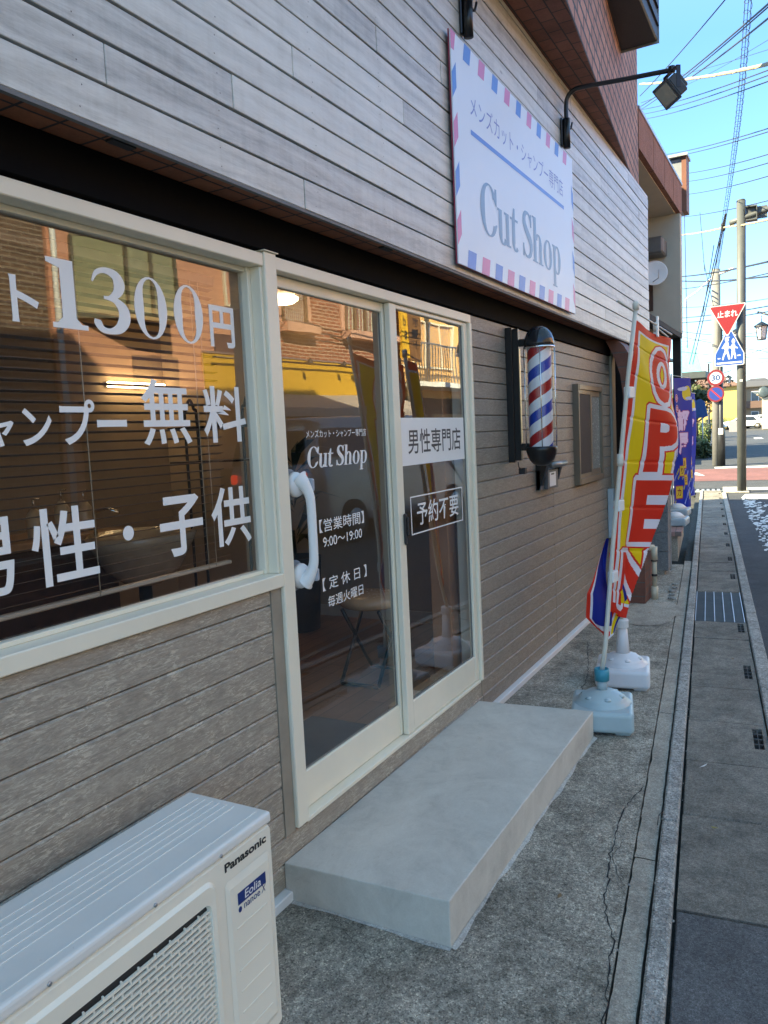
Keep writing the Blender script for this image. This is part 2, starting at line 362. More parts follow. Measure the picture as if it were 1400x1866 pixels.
GL = {
 'C': (.86, [arc(.44, .5, .40, .5, 38, 322, .17, .035), tri((.80, .64), (.80, .98), (.76, .98), (.70, .74)), tri((.70, .24), (.80, .30), (.74, .17), (.64, .1))]),
 'u': (.68, [rc(.07, .20, .16, .64), rc(0, .20, .61, .66), arc(.27, .19, .20, .21, 180, 330, .13, .05), rc(.44, .57, 0, .64), rc(.36, .57, .61, .66), rc(.44, .66, 0, .04)]),
 't': (.45, [tri((.10, .60), (.23, .60), (.23, .86), (.19, .86)), rc(.10, .23, .14, .62), rc(0, .40, .60, .65), arc(.27, .15, .17, .17, 180, 320, .12, .05)]),
 'S': (.66, [stroke([(.55, .74, .02), (.50, .88, .04), (.38, .965, .05), (.22, .94, .09), (.14, .82, .13), (.17, .68, .16), (.33, .53, .18), (.50, .39, .17), (.55, .23, .14), (.47, .08, .09), (.31, .025, .05), (.16, .07, .04), (.08, .22, .02)]), rc(.535, .565, .70, .98), rc(.06, .09, .01, .28)]),
 'h': (.72, [rc(.08, .21, 0, 1), rc(0, .21, .96, 1), rc(.01, .29, 0, .035), arc(.37, .43, .21, .23, 0, 150, .13, .05), rc(.45, .58, 0, .45), rc(.38, .66, 0, .035)]),
 'o': (.66, [arc(.31, .33, .28, .345, 0, 360, .135, .04)]),
 'p': (.70, [rc(.08, .21, -.32, .64), rc(0, .21, .61, .66), rc(.01, .29, -.32, -.285), arc(.33, .33, .26, .34, -150, 150, .135, .045)]),
 '1': (.70, [rc(.22, .46, 0, 1), tri((.46, 1), (0, 1), (0, .93), (.22, .87)), rc(.04, .66, 0, .075), tri((.22, .16), (.22, .07), (.12, .07)), tri((.46, .16), (.56, .07), (.46, .07))]),
 '3': (.64, [stroke([(.02, .76, .03), (.10, .90, .07), (.25, .955, .09), (.42, .91, .15), (.49, .78, .20), (.44, .64, .15), (.30, .55, .06), (.20, .545, .05)]), stroke([(.24, .545, .05), (.40, .52, .10), (.53, .40, .19), (.54, .24, .21), (.44, .10, .16), (.28, .04, .09), (.14, .06, .10), (.07, .15, .13), (.07, .20, .10)])]),
 '0': (.66, [arc(.31, .5, .30, .5, 0, 360, .17, .04)]),
}
def serif(mb, s, rect, y, shear=0, cap=1.0, dy=-.00003, fat=0):
    if fat:
        for k, o in enumerate((-fat, fat)): serif(mb, s, (rect[0]+o, rect[1]+o, rect[2], rect[3]), y-.00025*(k+1), shear, cap, dy*.15)
    tot = 0
    for ch in s: tot += .22 if ch == ' ' else GL[ch][0]
    X0, X1, Z0, Z1 = rect; sx = (X1-X0)/tot; sz = (Z1-Z0)/cap; x = 0; i = 0
    for ch in s:
        if ch == ' ': x += .22; continue
        for st in GL[ch][1]:
            i += 1
            for q in st: mb.quad(*[(X0+(x+p[0])*sx+shear*p[1]*sz, y+dy*(i % 7), Z0+p[1]*sz) for p in q])
        x += GL[ch][0]
# ---------------------------------------------------------------- printed cloth and sign faces
class Print:
    def __init__(s, nx, ny, col): s.nx, s.ny = nx, ny; s.a = np.tile(np.array(col, float), (ny, nx, 1)); s.U, s.V = np.meshgrid((np.arange(nx)+.5)/nx, (np.arange(ny)+.5)/ny)
    def paint(s, m, col): s.a[m] = col
    def poly(s, pts):
        m = np.zeros((s.ny, s.nx), bool); n = len(pts)
        for i in range(n):
            x0, y0 = pts[i]; x1, y1 = pts[(i+1) % n]
            if y0 == y1: continue
            c = ((s.V >= min(y0, y1)) & (s.V < max(y0, y1)) & (s.U < x0+(s.V-y0)*(x1-x0)/(y1-y0))); m ^= c
        return m
    def rect(s, u0, u1, v0, v1): return (s.U > u0) & (s.U < u1) & (s.V > v0) & (s.V < v1)
    def disc(s, u, v, r, asp): return (s.U-u)**2+((s.V-v)*asp)**2 < r*r
    def text(s, body, rect, bold=0):
        me = text_mesh(body, bold); x0, x1, y0, y1 = bounds(me); X0, X1, Z0, Z1 = rect
        P = np.array([v.co[:2] for v in me.vertices]); P[:, 0] = X0+(P[:, 0]-x0)/(x1-x0)*(X1-X0); P[:, 1] = Z0+(P[:, 1]-y0)/(y1-y0)*(Z1-Z0)
        m = np.zeros((s.ny, s.nx), bool); me.calc_loop_triangles()
        for t in me.loop_triangles:
            p = P[list(t.vertices)]; a0 = max(int(p[:, 0].min()*s.nx)-1, 0); a1 = min(int(p[:, 0].max()*s.nx)+2, s.nx); b0 = max(int(p[:, 1].min()*s.ny)-1, 0); b1 = min(int(p[:, 1].max()*s.ny)+2, s.ny)
            if a1 <= a0 or b1 <= b0: continue
            U = s.U[b0:b1, a0:a1]; V = s.V[b0:b1, a0:a1]
            e = [(p[(i+1) % 3, 0]-p[i, 0])*(V-p[i, 1])-(p[(i+1) % 3, 1]-p[i, 1])*(U-p[i, 0]) for i in range(3)]
            m[b0:b1, a0:a1] |= ((e[0] >= 0) & (e[1] >= 0) & (e[2] >= 0)) | ((e[0] <= 0) & (e[1] <= 0) & (e[2] <= 0))
        return m
    def grow(s, m, r):
        o = m.copy()
        for _ in range(r):
            q = o.copy(); q[1:] |= o[:-1]; q[:-1] |= o[1:]; q[:, 1:] |= o[:, :-1]; q[:, :-1] |= o[:, 1:]
            if _ % 2: q[1:, 1:] |= o[:-1, :-1]; q[:-1, :-1] |= o[1:, 1:]; q[1:, :-1] |= o[:-1, 1:]; q[:-1, 1:] |= o[1:, :-1]
            o = q
        return o
    def sheet(s, name, fn, mat, parent=None, keep=None, label=None, smooth=True):
        nx, ny = s.nx, s.ny; u = np.linspace(0, 1, nx+1); v = np.linspace(0, 1, ny+1)
        co = np.array([fn(a, b) for b in v for a in u], float)
        idx = np.arange((nx+1)*(ny+1)).reshape(ny+1, nx+1)
        q = np.stack([idx[:-1, :-1], idx[:-1, 1:], idx[1:, 1:], idx[1:, :-1]], -1).reshape(-1, 4); c = s.a.reshape(-1, 3)
        if keep is not None: k = keep.reshape(-1); q = q[k]; c = c[k]
        me = bpy.data.meshes.new(name); me.vertices.add(len(co)); me.vertices.foreach_set('co', co.ravel())
        me.loops.add(len(q)*4); me.loops.foreach_set('vertex_index', q.ravel().astype(np.int32)); me.polygons.add(len(q))
        me.polygons.foreach_set('loop_start', (np.arange(len(q))*4).astype(np.int32))
        at = me.attributes.new('Col', 'FLOAT_COLOR', 'CORNER'); cc = np.ones((len(q)*4, 4)); cc[:, :3] = np.repeat(c, 4, 0); at.data.foreach_set('color', cc.ravel())
        me.update(calc_edges=True); me.validate()
        if smooth: me.polygons.foreach_set('use_smooth', np.ones(len(q), bool))
        me.materials.append(mat); o = bpy.data.objects.new(name, me); COL.objects.link(o)
        if parent: o.parent = parent
        if label: o['label'] = label
        return o
M['cloth'] = printed('printed_polyester', .55, .35)
M['signface'] = printed('reflective_sign_face', .4)
TH = math.atan(.1065)            # the street turns away from the shop wall by this angle
def T(s, n, z=0.0):              # street frame -> world (n grows towards the buildings on the left)
    return Vector((s*math.cos(TH)-n*math.sin(TH), .172+s*math.sin(TH)+n*math.cos(TH), z))
def street(name, label=None, cat=None, s=0, n=0, z=0, group=None, rot=0):
    return thing(name, label, cat, T(s, n, z), TH+rot, group)
# ================================================================ barber shop building
WY = 1.505
shop = thing('barber_shop', 'barber shop building with whitewashed boards above a brown sided front and glass sliding door', 'building', (0, 0, 0))
PZ = .0865
def board_rows(mb, x0, x1, z0, z1, y=WY, g=.0075, dep=.009):
    k = math.floor((z0-.118)/PZ)
    z = .118+k*PZ
    while z < z1-.001:
        a, b = max(z, z0), min(z+PZ, z1)
        if b-a > .008:
            # board with a rounded lower lip and a shallow groove above it
            yf = y; prof = [(yf+.012, a), (yf+.003, a+g*.25), (yf, a+g*.5), (yf, b-g*1.0), (yf+dep*.55, b-g*.35), (yf+.012, b-g*.3), (yf+.012, b)]
            A = [mb.bm.verts.new((x0, p[0], p[1])) for p in prof]; B = [mb.bm.verts.new((x1, p[0], p[1])) for p in prof]
            for i in range(len(prof)-1):
                f = mb.bm.faces.new((A[i], B[i], B[i+1], A[i+1])); f.material_index = 0
        z += PZ
mb = MB(); board_rows(mb, -4, 1.935, .035, 1.034)
mb.build('siding', M['siding'], shop, recalc=False)
mb = MB(); board_rows(mb, 1.935, 3.70, .03, .202, WY+.001)
mb.build('siding', M['siding'], shop, recalc=False)
mb = MB(); board_rows(mb, 3.702, 5.06, .035, 2.095); board_rows(mb, 5.064, 6.80, .035, 2.095)
mb.build('siding', M['siding2'], shop, recalc=False)
for q in ((1.937, 1.990, WY-.004, WY+.03, .205, 1.03), (3.677, 3.701, WY-.002, WY+.03, .12, 2.09), (5.0605, 5.0635, WY-.001, WY+.02, .04, 2.09)): MB().box(*q).build('trim_strip', M['sidetrim'], shop)
mb = MB(); mb.box(3.66, 6.83, WY-.030, WY+.02, .0, .035, bev=.003).box(-4, 1.955, WY-.030, WY+.02, .0, .035, bev=.003)
mb.build('base_flashing', M['white'], shop)
bx('corner_trim', plain('champagne_aluminium', (.42, .40, .33), .35, .3, var=.06), shop, 6.80, 6.93, WY-.02, WY+.06, .035, 2.2, bev=.004)
# wall core behind the siding (leaves the window and door openings free)
mb = MB()
for a in ((-4, 1.935, 1.52, 1.60, 0, 1.034), (-4, -.30, 1.52, 1.60, 1.034, 2.095), (-.30, 3.68, 1.56, 1.62, 2.10, 2.6), (1.936, 3.68, 1.52, 1.60, 0, .20), (3.68, 6.9, 1.52, 1.60, 0, 2.6)):
    mb.box(*a)
mb.build('wall_core', plain('dark_sheathing', (.05, .045, .04), .8), shop)
bx('beam', M['beam'], shop, -4, 7.2, WY-.012, WY+.05, 2.097, 2.2118, bev=.002)
FY = 1.37; FZ = 2.213; FP = .0952
bx('soffit', M['soffit'], shop, -4, 7.95, FY+.012, WY+.05, 2.2122, 2.25)
bx('soffit_vent', M['blackmat'], shop, 1.33, 1.40, 1.40, 1.425, 2.206, 2.212)
bx('soffit_vent', M['blackmat'], shop, 2.62, 2.69, 1.40, 1.425, 2.206, 2.212)
# whitewashed fascia boards
def fascia():
    mb = MB(); at = []
    z = FZ; row = 0
    while z < 3.665:
        h = min(FP, 3.672-z); gap = random.choice((.004, .005, .006, .008)); x = -4-random.random()*1.2
        first = True
        while x < 7.95:
            L = random.choice((1.3, 1.8, 2.4, 3.0)) if row else 2.4
            x1 = min(x+L, 7.955+random.uniform(-.012, .012)); 
            if 7.955-x1 < .3: x1 = 7.955+random.uniform(-.012, .012)
            if x1 > -4:
                n0 = len(mb.bm.verts); dy = random.uniform(0, .003)
                mb.box(max(x, -4)+.0007, x1-.0007, FY+dy, FY+.017+dy, z+random.uniform(0, .0008), z+h-gap, bev=.0014)
                at.append((n0, random.random(), random.random(), random.random()))
            x = x1
            if x > 7.9: break
        z += FP; row += 1
    mb.bm.verts.ensure_lookup_table(); nv = len(mb.bm.verts)
    o = mb.build('fascia_boards', M['wood'], shop)
    # give each board its own grain offset
    me = o.data; vv = [0]*nv
    a = me.attributes.new('rnd', 'FLOAT_COLOR', 'POINT')
    # vertices of a bevelled box keep creation order only loosely, so key the offset by board position
    for i, v in enumerate(me.vertices):
        r = int((v.co.z-FZ+.001)/FP)
        a.data[i].color = (0, 0, 0, 1)
    import collections
    par = list(range(len(me.vertices)))
    def find(i):
        while par[i] != i: par[i] = par[par[i]]; i = par[i]
        return i
    for e in me.edges:
        p, q = find(e.vertices[0]), find(e.vertices[1])
        if p != q: par[p] = q
    cols = {}
    for i in range(len(me.vertices)):
        k = find(i)
        if k not in cols: cols[k] = (rng.rand(), rng.rand(), rng.rand(), 1)
        a.data[i].color = cols[k]
    nh = MB()
    for r in range(15):
        for k in range(20):
            for q in (.25, .75):
                x = -.6+k*.455+random.uniform(-.01, .01); z = FZ+(r+q)*FP-.003; nh.quad(*[(x+.0022*math.cos(t), FY-.0006, z+.0022*math.sin(t)) for t in (0, 1.57, 3.14, 4.71)])
    nh.build('nail_heads', plain('rusty_nail', (.10, .085, .075), .6), shop, recalc=False)
    return o
fascia()
bx('fascia_backing', M['dark'], shop, -4, 7.94, FY+.021, FY+.05, 2.252, 3.66)
bx('fascia_edge', plain('grey_edge_strip', (.14, .135, .13), .6), shop, -4, 7.95, FY+.003, FY+.016, 2.203, 2.2125)
# upper brick storey, parallel to the street
th2 = math.atan(.0916)
up = lambda x, o=0.0: .722+.0916*x+o
mb = MB()
def wallprism(mb, x0, x1, z0, z1, y1=9.0, o=0.0):
    mb.prism([(x0, up(x0, o)), (x1, up(x1, o)), (x1, y1), (x0, y1)], lambda x, y, d: (x, y, d), z0, z1)
wallprism(mb, -5, 2.6, 3.675, 8.9); mb.build('upper_wall', M['bricktile'], shop)  # unseen height and roof step shaped to cast shade across the street
mb = MB(); wallprism(mb, 2.6, 7.95, 3.675, 8.1); mb.build('upper_wall', M['bricktile'], shop)
mb = MB(); mb.prism([(-5, up(-5, .003)), (7.05, up(7.05, .003)), (7.05, 1.45), (-5, 1.45)], lambda x, y, d: (x, y, d), 3.670, 3.6745); mb.build('overhang_soffit', M['soffit2'], shop)
mb = MB(); mb.prism([(x, up(x, -.006)) for x in (-5, 7.82)]+[(7.82, 1.5), (-5, 1.5)], lambda x, y, d: (x, y, d), 3.675, 3.69)
# lower right return of the brick storey down to the corner pillar
mb.bm.free()
mb = MB(); mb.prism([(7.70, up(7.70, .01)), (7.945, up(7.945, .01)), (7.945, 3.0), (7.70, 3.0)], lambda x, y, d: (x, y, d), 2.3, 3.675); mb.build('upper_wall', M['bricktile'], shop)
bx('rear_wall', plain('rear_render', (.3, .28, .25), .8), shop, -5, 7.8, 4.6, 8.9, 0, 3.67)
bx('side_wall', plain('rear_render2', (.3, .28, .25), .8), shop, -5, -4.02, 1.6, 4.6, 0, 3.67)
# tiled corner pillar with curved head
mb = MB()
prof = [(.0, 1.205), (1.55, 1.205), (1.75, 1.215), (1.92, 1.245), (2.05, 1.29), (2.15, 1.345), (2.21, 1.40)]
for (z0, y0), (z1, y1) in zip(prof[:-1], prof[1:]):
    for x in (6.62, 6.96):
        q0 = 1.36+max(0, (z0-1.75)/.46)**2*.14; q1 = 1.36+max(0, (z1-1.75)/.46)**2*.14
        mb.quad((x, y0, z0), (x, q0, z0), (x, q1, z1), (x, y1, z1))
    mb.quad((6.62, y0, z0), (6.96, y0, z0), (6.96, y1, z1), (6.62, y1, z1))
pl = mb.build('pillar', [M['pillar_s'], M['pillar']], shop)
for p in pl.data.polygons: p.material_index = 1 if abs(p.normal.x) < .5 else 0
bx('recess_shade', M['dark'], shop, 7.3, 7.32, 1.3, 1.6, 0, 2.20)  # black sheet standing in for the shade in the gap behind the pillar
# dark louvred bay under the roof on the right
hood = MB(); hood.box(5.6, 6.62, 1.05, 1.40, 4.45, 6.2, bev=.01)
for k in range(12): hood.box(5.62, 6.60, 1.035, 1.05, 4.55+k*.13, 4.61+k*.13)
hd = hood.build('louvre_bay', plain('dark_brown_sheet', (.012, .008, .008), .5), shop)
bx('bay_edge', plain('light_edge', (.35, .35, .33), .4), shop, 6.625, 6.635, 1.04, 1.41, 4.44, 6.2)
# ---------------- shop window
win = tag(bpy.data.objects.new('shop_window', None), 'cream framed shop window lettered with prices'); COL.objects.link(win); win.parent = shop
A = M['alu']
mb = MB(); fy = WY-.013
mb.box(-.30, 1.991, fy, 1.57, 2.047, 2.086, bev=.0025)      # head
mb.box(-.30, 1.962, 1.545, 1.575, 2.032, 2.0465, bev=.0015)
mb.box(1.9625, 1.979, 1.536, 1.575, 1.078, 2.0465, bev=.002) # inner jamb
mb.box(1.9795, 1.991, fy+.008, 1.56, 1.078, 2.0465, bev=.002)
mb.box(-.30, 1.991, fy-.006, 1.580, 1.034, 1.0775, bev=.003)  # sill
mb.box(-.30, 1.962, 1.545, 1.575, 1.078, 1.090, bev=.0015)
mb.box(-.36, -.302, fy, 1.56, 1.034, 2.086, bev=.003)
mb.build('frame', A, win)
MB().quad((-.30, 1.562, 1.088), (1.965, 1.562, 1.088), (1.965, 1.562, 2.034), (-.30, 1.562, 2.034)).build('pane', M['glass'], win)
mb = MB(); g = 1.5612
serif(mb, '1', (1.246, 1.362, 1.795, 1.957), g); serif(mb, '3', (1.374, 1.492, 1.794, 1.959), g)
serif(mb, '0', (1.509, 1.640, 1.793, 1.958), g); serif(mb, '0', (1.654, 1.785, 1.793, 1.958), g)
WT = (('円', (1.802, 1.914, 1.793, 1.916), .022), ('ト', (1.146, 1.219, 1.797, 1.901), .02), ('ッ', (1.035, 1.11, 1.80, 1.87), .02), ('カ', (.905, 1.01, 1.797, 1.905), .02),
                ('ン', (1.145, 1.225, 1.518, 1.604), .02), ('プ', (1.249, 1.353, 1.517, 1.627), .02), ('ー', (1.357, 1.454, 1.558, 1.577), .02), ('ャ', (1.055, 1.125, 1.518, 1.585), .02), ('シ', (.945, 1.035, 1.518, 1.608), .02),
                ('無', (1.508, 1.694, 1.507, 1.687), .012), ('料', (1.747, 1.942, 1.507, 1.676), .016),
                ('男', (.935, 1.095, 1.190, 1.365), .012), ('性', (1.141, 1.328, 1.187, 1.371), .013), ('・', (1.411, 1.448, 1.262, 1.301), .02), ('子', (1.542, 1.714, 1.193, 1.364), .022), ('供', (1.752, 1.934, 1.19, 1.371), .016))
for lo, hi in ((1.7, 2.1), (1.4, 1.7), (1.0, 1.4)):
    for s_, r_, b_ in WT:
        if lo < r_[2] < hi: put_text(mb, s_, r_, g, b_)
    mb.build('lettering', M['vinyl'], win, recalc=False); mb = MB()
mb.bm.free()
# ---------------- sliding door
door = tag(bpy.data.objects.new('sliding_door', None), 'two leaf cream sliding glass door'); COL.objects.link(door); door.parent = shop
mb = MB()
mb.box(1.992, 2.054, fy-.004, 1.60, .212, 2.0925, bev=.003)
mb.box(1.986, 2.060, fy-.010, 1.55, 2.093, 2.0965, bev=.001)
mb.box(2.0545, 3.676, fy, 1.60, 2.046, 2.0865, bev=.0025)
mb.box(3.648, 3.676, fy-.004, 1.60, .212, 2.0455, bev=.003)
mb.box(2.0545, 3.6475, fy+.002, 1.60, .203, .2195, bev=.002)
mb.build('frame', A, door)
def leaf(x0, x1, y, gx0, gx1, gz0, gz1):
    mb = MB()
    if gx0-x0 > .004: mb.box(x0, gx0, y, y+.026, .221, 2.044, bev=.003)
    mb.box(gx1, x1, y, y+.026, .221, 2.044, bev=.003)
    mb.box(gx0+.0005, gx1-.0005, y+.002, y+.025, .221, gz0, bev=.003); mb.box(gx0+.0005, gx1-.0005, y+.002, y+.025, gz1, 2.044, bev=.003)
    mb.mi = 1
    mb.box(gx0+.001, gx1-.001, y+.011, y+.016, gz0+.0005, gz0+.004); mb.box(gx1-.005, gx1-.001, y+.011, y+.016, gz0+.005, gz1-.001)
    return mb.build('leaf_frame', [A, M['alu_dk']], door)
leaf(2.055, 2.866, 1.531, 2.060, 2.819, .354, 2.006)
leaf(2.832, 3.645, 1.5025, 2.890, 3.602, .352, 2.026)
MB().quad((2.059, 1.545, .354), (2.820, 1.545, .354), (2.820, 1.545, 2.007), (2.059, 1.545, 2.007)).build('pane', M['glass'], door)
MB().quad((2.889, 1.517, .352), (3.603, 1.517, .352), (3.603, 1.517, 2.027), (2.889, 1.517, 2.027)).build('pane', M['glass'], door)
g = 1.5443
def letter_line(fn):
    mb = MB(); fn(mb); mb.build('lettering', M['vinyl'], door, recalc=False)
letter_line(lambda mb: put_text(mb, 'メンズカット・シャンプー専門店', (2.246, 2.665, 1.508, 1.537), g, .004))
letter_line(lambda mb: serif(mb, 'Cut Shop', (2.239, 2.665, 1.402, 1.478), g, shear=.16, fat=.002))
letter_line(lambda mb: put_text(mb, '【営業時間】', (2.297, 2.615, 1.166, 1.214), g, .006))
letter_line(lambda mb: put_text(mb, '9:00～19:00', (2.316, 2.594, 1.111, 1.147), g, .006))
letter_line(lambda mb: put_text(mb, '【 定 休 日 】', (2.298, 2.615, .952, 1.000), g, .006))
letter_line(lambda mb: put_text(mb, '毎週火曜日', (2.327, 2.582, .886, .928), g, .006))
mb = MB(); g = 1.5162
mb.quad((2.900, g, 1.372), (3.590, g, 1.372), (3.590, g, 1.577), (2.900, g, 1.577)); mb.mi = 1
put_text(mb, '男性専門店', (2.972, 3.545, 1.420, 1.529), g-.0006, .008)
mb.build('sticker', [M['vinyl'], plain('charcoal_print', (.05, .05, .055), .5, bump=0)], door, recalc=False, label='white strip sticker with dark characters')
mb = MB(); g = 1.5162; a = .006
put_text(mb, '予約不要', (3.030, 3.487, 1.102, 1.206), g, .008)
for q in ((2.970, 3.541, 1.067, 1.067+a), (2.970, 3.541, 1.236-a, 1.236), (2.970, 2.970+a*1.3, 1.0731, 1.2299), (3.541-a*1.3, 3.541, 1.0731, 1.2299)):
    mb.quad((q[0], g, q[2]), (q[1], g, q[2]), (q[1], g, q[3]), (q[0], g, q[3]))
mb.build('lettering', M['vinyl'], door, recalc=False)
lk = MB().box(2.866, 2.886, 1.490, 1.5015, 1.04, 1.175, bev=.005).box(2.872, 2.884, 1.480, 1.4895, 1.08, 1.16, bev=.004).build('latch', M['blackmat'], door)
# grab handle stuck on the glass with two suction cups
gh = thing('suction_grab_handle', 'white and grey suction grab handle stuck upright on the left door pane', 'handle', (2.118, 1.5435, 1.20))
Rx = Matrix.Rotation(R(90), 4, 'X')
for z in (.155, -.155):
    c = MB(); c.lathe([(.0, 0), (.052, 0), (.053, .008), (.047, .012), (.046, .020), (.030, .026), (0, .027)], n=40)
    c.build('suction_cup', plain('grey_rubber', (.16, .165, .17), .5), gh, loc=(0, -.0005, z)).rotation_euler = (R(90), 0, 0)
    c = MB(); c.lathe([(.036, .0275), (.042, .0275), (.0425, .037), (.036, .050), (.0, .052)], n=40)
    c.build('cup_cover', M['white'], gh, loc=(0, -.0005, z)).rotation_euler = (R(90), 0, 0)
hp = smooth_path([(0, -.048, .172), (.003, -.066, .155), (.010, -.080, .118), (.012, -.083, .07), (.012, -.083, 0), (.012, -.083, -.07), (.010, -.080, -.118), (.003, -.066, -.155), (0, -.048, -.172)], 5)
hb = MB(); hb.tube([p for p in hp], [.0155+.0195*abs(i/(len(hp)-1)*2-1)**4 for i in range(len(hp))], 18); hb.build('grip', M['white'], gh)
for x, z0, z1, m in ((.0, -.075, .075, 'gripgrey'),):
    hb = MB(); hb.tube([(.0165, -.0835, z) for z in np.linspace(z0, z1, 9)], [.0125]*9, 14); hb.build('grip_pad', plain('grey_soft_pad', (.30, .31, .31), .6), gh)
for z in (.152, -.152):
    MB().box(.012, .030, -.092, -.058, z-.022, z+.022, bev=.006, seg=2).build('locking_lever', plain('lever_grey', (.34, .37, .42), .5), gh)
# ---------------- signboard
sg = thing('airmail_signboard', 'white panel sign with airmail stripe border reading Cut Shop on the whitewashed boards', 'signboard', (3.20, 1.345, 2.238))
SW, SH = 1.925, .972
bx('panel', M['panelwhite'], sg, 0, SW, 0, .006, 0, SH, bev=.001)
bx('edge', plain('panel_edge_red', (.30, .04, .08), .5), sg, -.0012, SW+.0012, .0062, .012, -.001, SH+.001)
def stripes(mb, lst):
    for p in lst: mb.quad(*[(x, -.0006, z) for x, z in p])
pk = MB(); bl = MB(); st = .098; hh = .078
for k in range(11):
    x = -.045+k*.1745; q = [(max(x, 0), SH-hh if x > 0 else SH-hh+.0), (max(x+st-.022, 0.001), SH-hh), (min(x+st, SW), SH), (max(x+.022, 0), SH)]
    stripes(pk if k % 2 == 0 else bl, [q])
for k in range(10):
    x = .098+k*.1745; stripes(bl if k % 2 == 0 else pk, [[(x, 0), (x+st, 0), (x+st+.02, hh), (x+.02, hh)]])
cols = ['p', 'b', 'p', 'b', 'p']
for k in range(5):
    z = SH-.08-k*.205; tgt = pk if k % 2 == 0 else bl; d = .062
    if k == 0: continue
    stripes(tgt, [[(0, z+.005), (0, z+.11), (d*.75, z+.165), (d*.75, z+.06)]])
    stripes(bl if k % 2 else pk, [[(SW, z-.04), (SW-d*.7, z+.01), (SW-d*.7, z+.12), (SW, z+.07)]])
pk.build('pink_stripes', M['signpink'], sg, recalc=False); bl.build('blue_stripes', M['signblue'], sg, recalc=False)
mb = MB(); put_text(mb, 'メンズカット・シャンプー専門店', (3.398-3.2, 4.89-3.2, .680, .780), -.0006, -.004, shear=0); mb.build('lettering', M['signviolet'], sg, recalc=False)
MB().quad(*[(x, -.0006, z) for x, z in ((.194, .598), (1.703, .610), (1.703, .632), (.194, .620))]).build('underline', M['signblue'], sg, recalc=False)
mb = MB(); serif(mb, 'Cut Shop', (3.475-3.2, 4.823-3.2, .190, .435), -.0006, fat=.006); mb.build('lettering', M['signgrey'], sg, recalc=False)
# ---------------- floodlights
def floodlight(loc, label):
    t = thing('arm_floodlight', label, 'floodlight', loc, 0, 'floodlights on arms over the signboard')
    MB().box(-.022, .022, -.012, 0, -.085, .085, bev=.004).build('wall_plate', M['black'], t)
    MB().tube([(0, -.034, -.10), (0, -.034, .075)], .022, 16).build('socket', M['black'], t)
    MB().tube([(.018, -.04, .02), (.045, -.05, .025), (.055, -.055, .065)], .006, 8).build('clamp_screw', M['black'], t)
    p = smooth_path([(0, -.034, .05), (0, -.034, .15), (0, -.045, .20), (0, -.08, .232), (0, -.14, .238), (0, -.35, .222), (0, -.62, .205), (0, -.64, .203)], 5)
    MB().tube(p, .0135, 14).build('arm', M['black'], t)
    h = MB(); Mh = Matrix.Translation((0, -.655, .095)) @ Matrix.Rotation(R(35), 4, 'Z') @ Matrix.Rotation(R(-40), 4, 'X')
    h.box(-.080, .080, -.03, .035, -.060, .060, bev=.008, M=Mh)
    h.box(-.060, .060, -.062, -.0305, -.042, .042, bev=.008, M=Mh); h.box(-.090, .090, .0355, .047, -.070, .070, bev=.004, M=Mh)
    hd = h.build('housing', plain('dark_grey_casting', (.035, .037, .037), .45), t)
    l = MB(); l.box(-.072, .072, .0472, .0492, -.052, .052, M=Mh); l.build('lens', plain('lamp_reflector', (.30, .30, .24), .15, .5), hd)
    MB().tube([(0, -.655, .19), (0, -.655, .222)], .02, 12).build('swivel', M['black'], t)
    b = MB(); b.box(-.082, -.076, -.012, .012, -.02, .095, M=Matrix.Translation((0, -.655, .095)) @ Matrix.Rotation(R(35), 4, 'Z'))
    b.box(.076, .082, -.012, .012, -.02, .095, M=Matrix.Translation((0, -.655, .095)) @ Matrix.Rotation(R(35), 4, 'Z')); b.box(-.082, .082, -.012, .012, .0955, .101, M=Matrix.Translation((0, -.655, .095)) @ Matrix.Rotation(R(35), 4, 'Z'))
    b.build('bracket', M['black'], t)
    return t
floodlight((4.975, FY-.001, 3.335), 'black floodlight on curved arm above the far end of the signboard')
floodlight((3.385, FY-.001, 3.345), 'black floodlight arm above the near top corner of the signboard')
# ---------------- barber pole
bp = thing('barber_pole', 'barber pole with red white and blue spiral in a clear tube on black wall bracket', 'barber pole', (4.22, 1.315, 1.30))
K = M['black']
mb = MB(); mb.box(-.020, .020, .150, .189, .02, .775, bev=.003); mb.box(-.014, .014, .115, .1495, .03, .765, bev=.002)
mb.box(-.016, .016, .04, .1145, .085, .125, bev=.004); mb.box(-.016, .016, .04, .1145, .665, .705, bev=.004)
mb.build('bracket', K, bp)
bx('bracket_channel', M['chrome'], bp, -.019, .019, .1500, .1505, .1, .1) if 0 else None
MB().box(-.004, .012, .1125, .1148, .13, .655).build('side_plate', plain('brushed_brass', (.62, .54, .36), .3, .8), bp)
mb = MB(); mb.lathe([(.0, .105), (.083, .105), (.086, .100), (.086, .085), (.080, .06), (.068, .03), (.048, .008), (.025, -.002), (0, -.004)][::-1], n=48); mb.build('lower_cap', K, bp)
mb = MB(); mb.lathe([(0, .655), (.083, .655), (.084, .672), (.080, .698), (.069, .726), (.050, .750), (.027, .764), (0, .768)], n=48); mb.build('dome', plain('gloss_black_dome', (.02, .02, .022), .08, .0), bp)
mb = MB(); mb.lathe([(.0845, .645), (.0875, .645), (.0875, .6545), (.0845, .6545)], n=48); mb.build('chrome_ring', M['chrome'], bp)
pr = Print(180, 260, (.70, .70, .72)); 
U = pr.U; V = pr.V; ph = ((V*.54/.238) - U*1.0 + .42) % 1.0
pr.paint((ph > .02) & (ph < .27), lin('#A0101A')); pr.paint((ph > .52) & (ph < .77), lin('#0A3AA0'))
pr.sheet('spiral_drum', lambda u, v: (.0655*math.cos(2*math.pi*u), .0655*math.sin(2*math.pi*u), .106+v*.54), printed('spiral_print', .4), bp)
mb = MB()
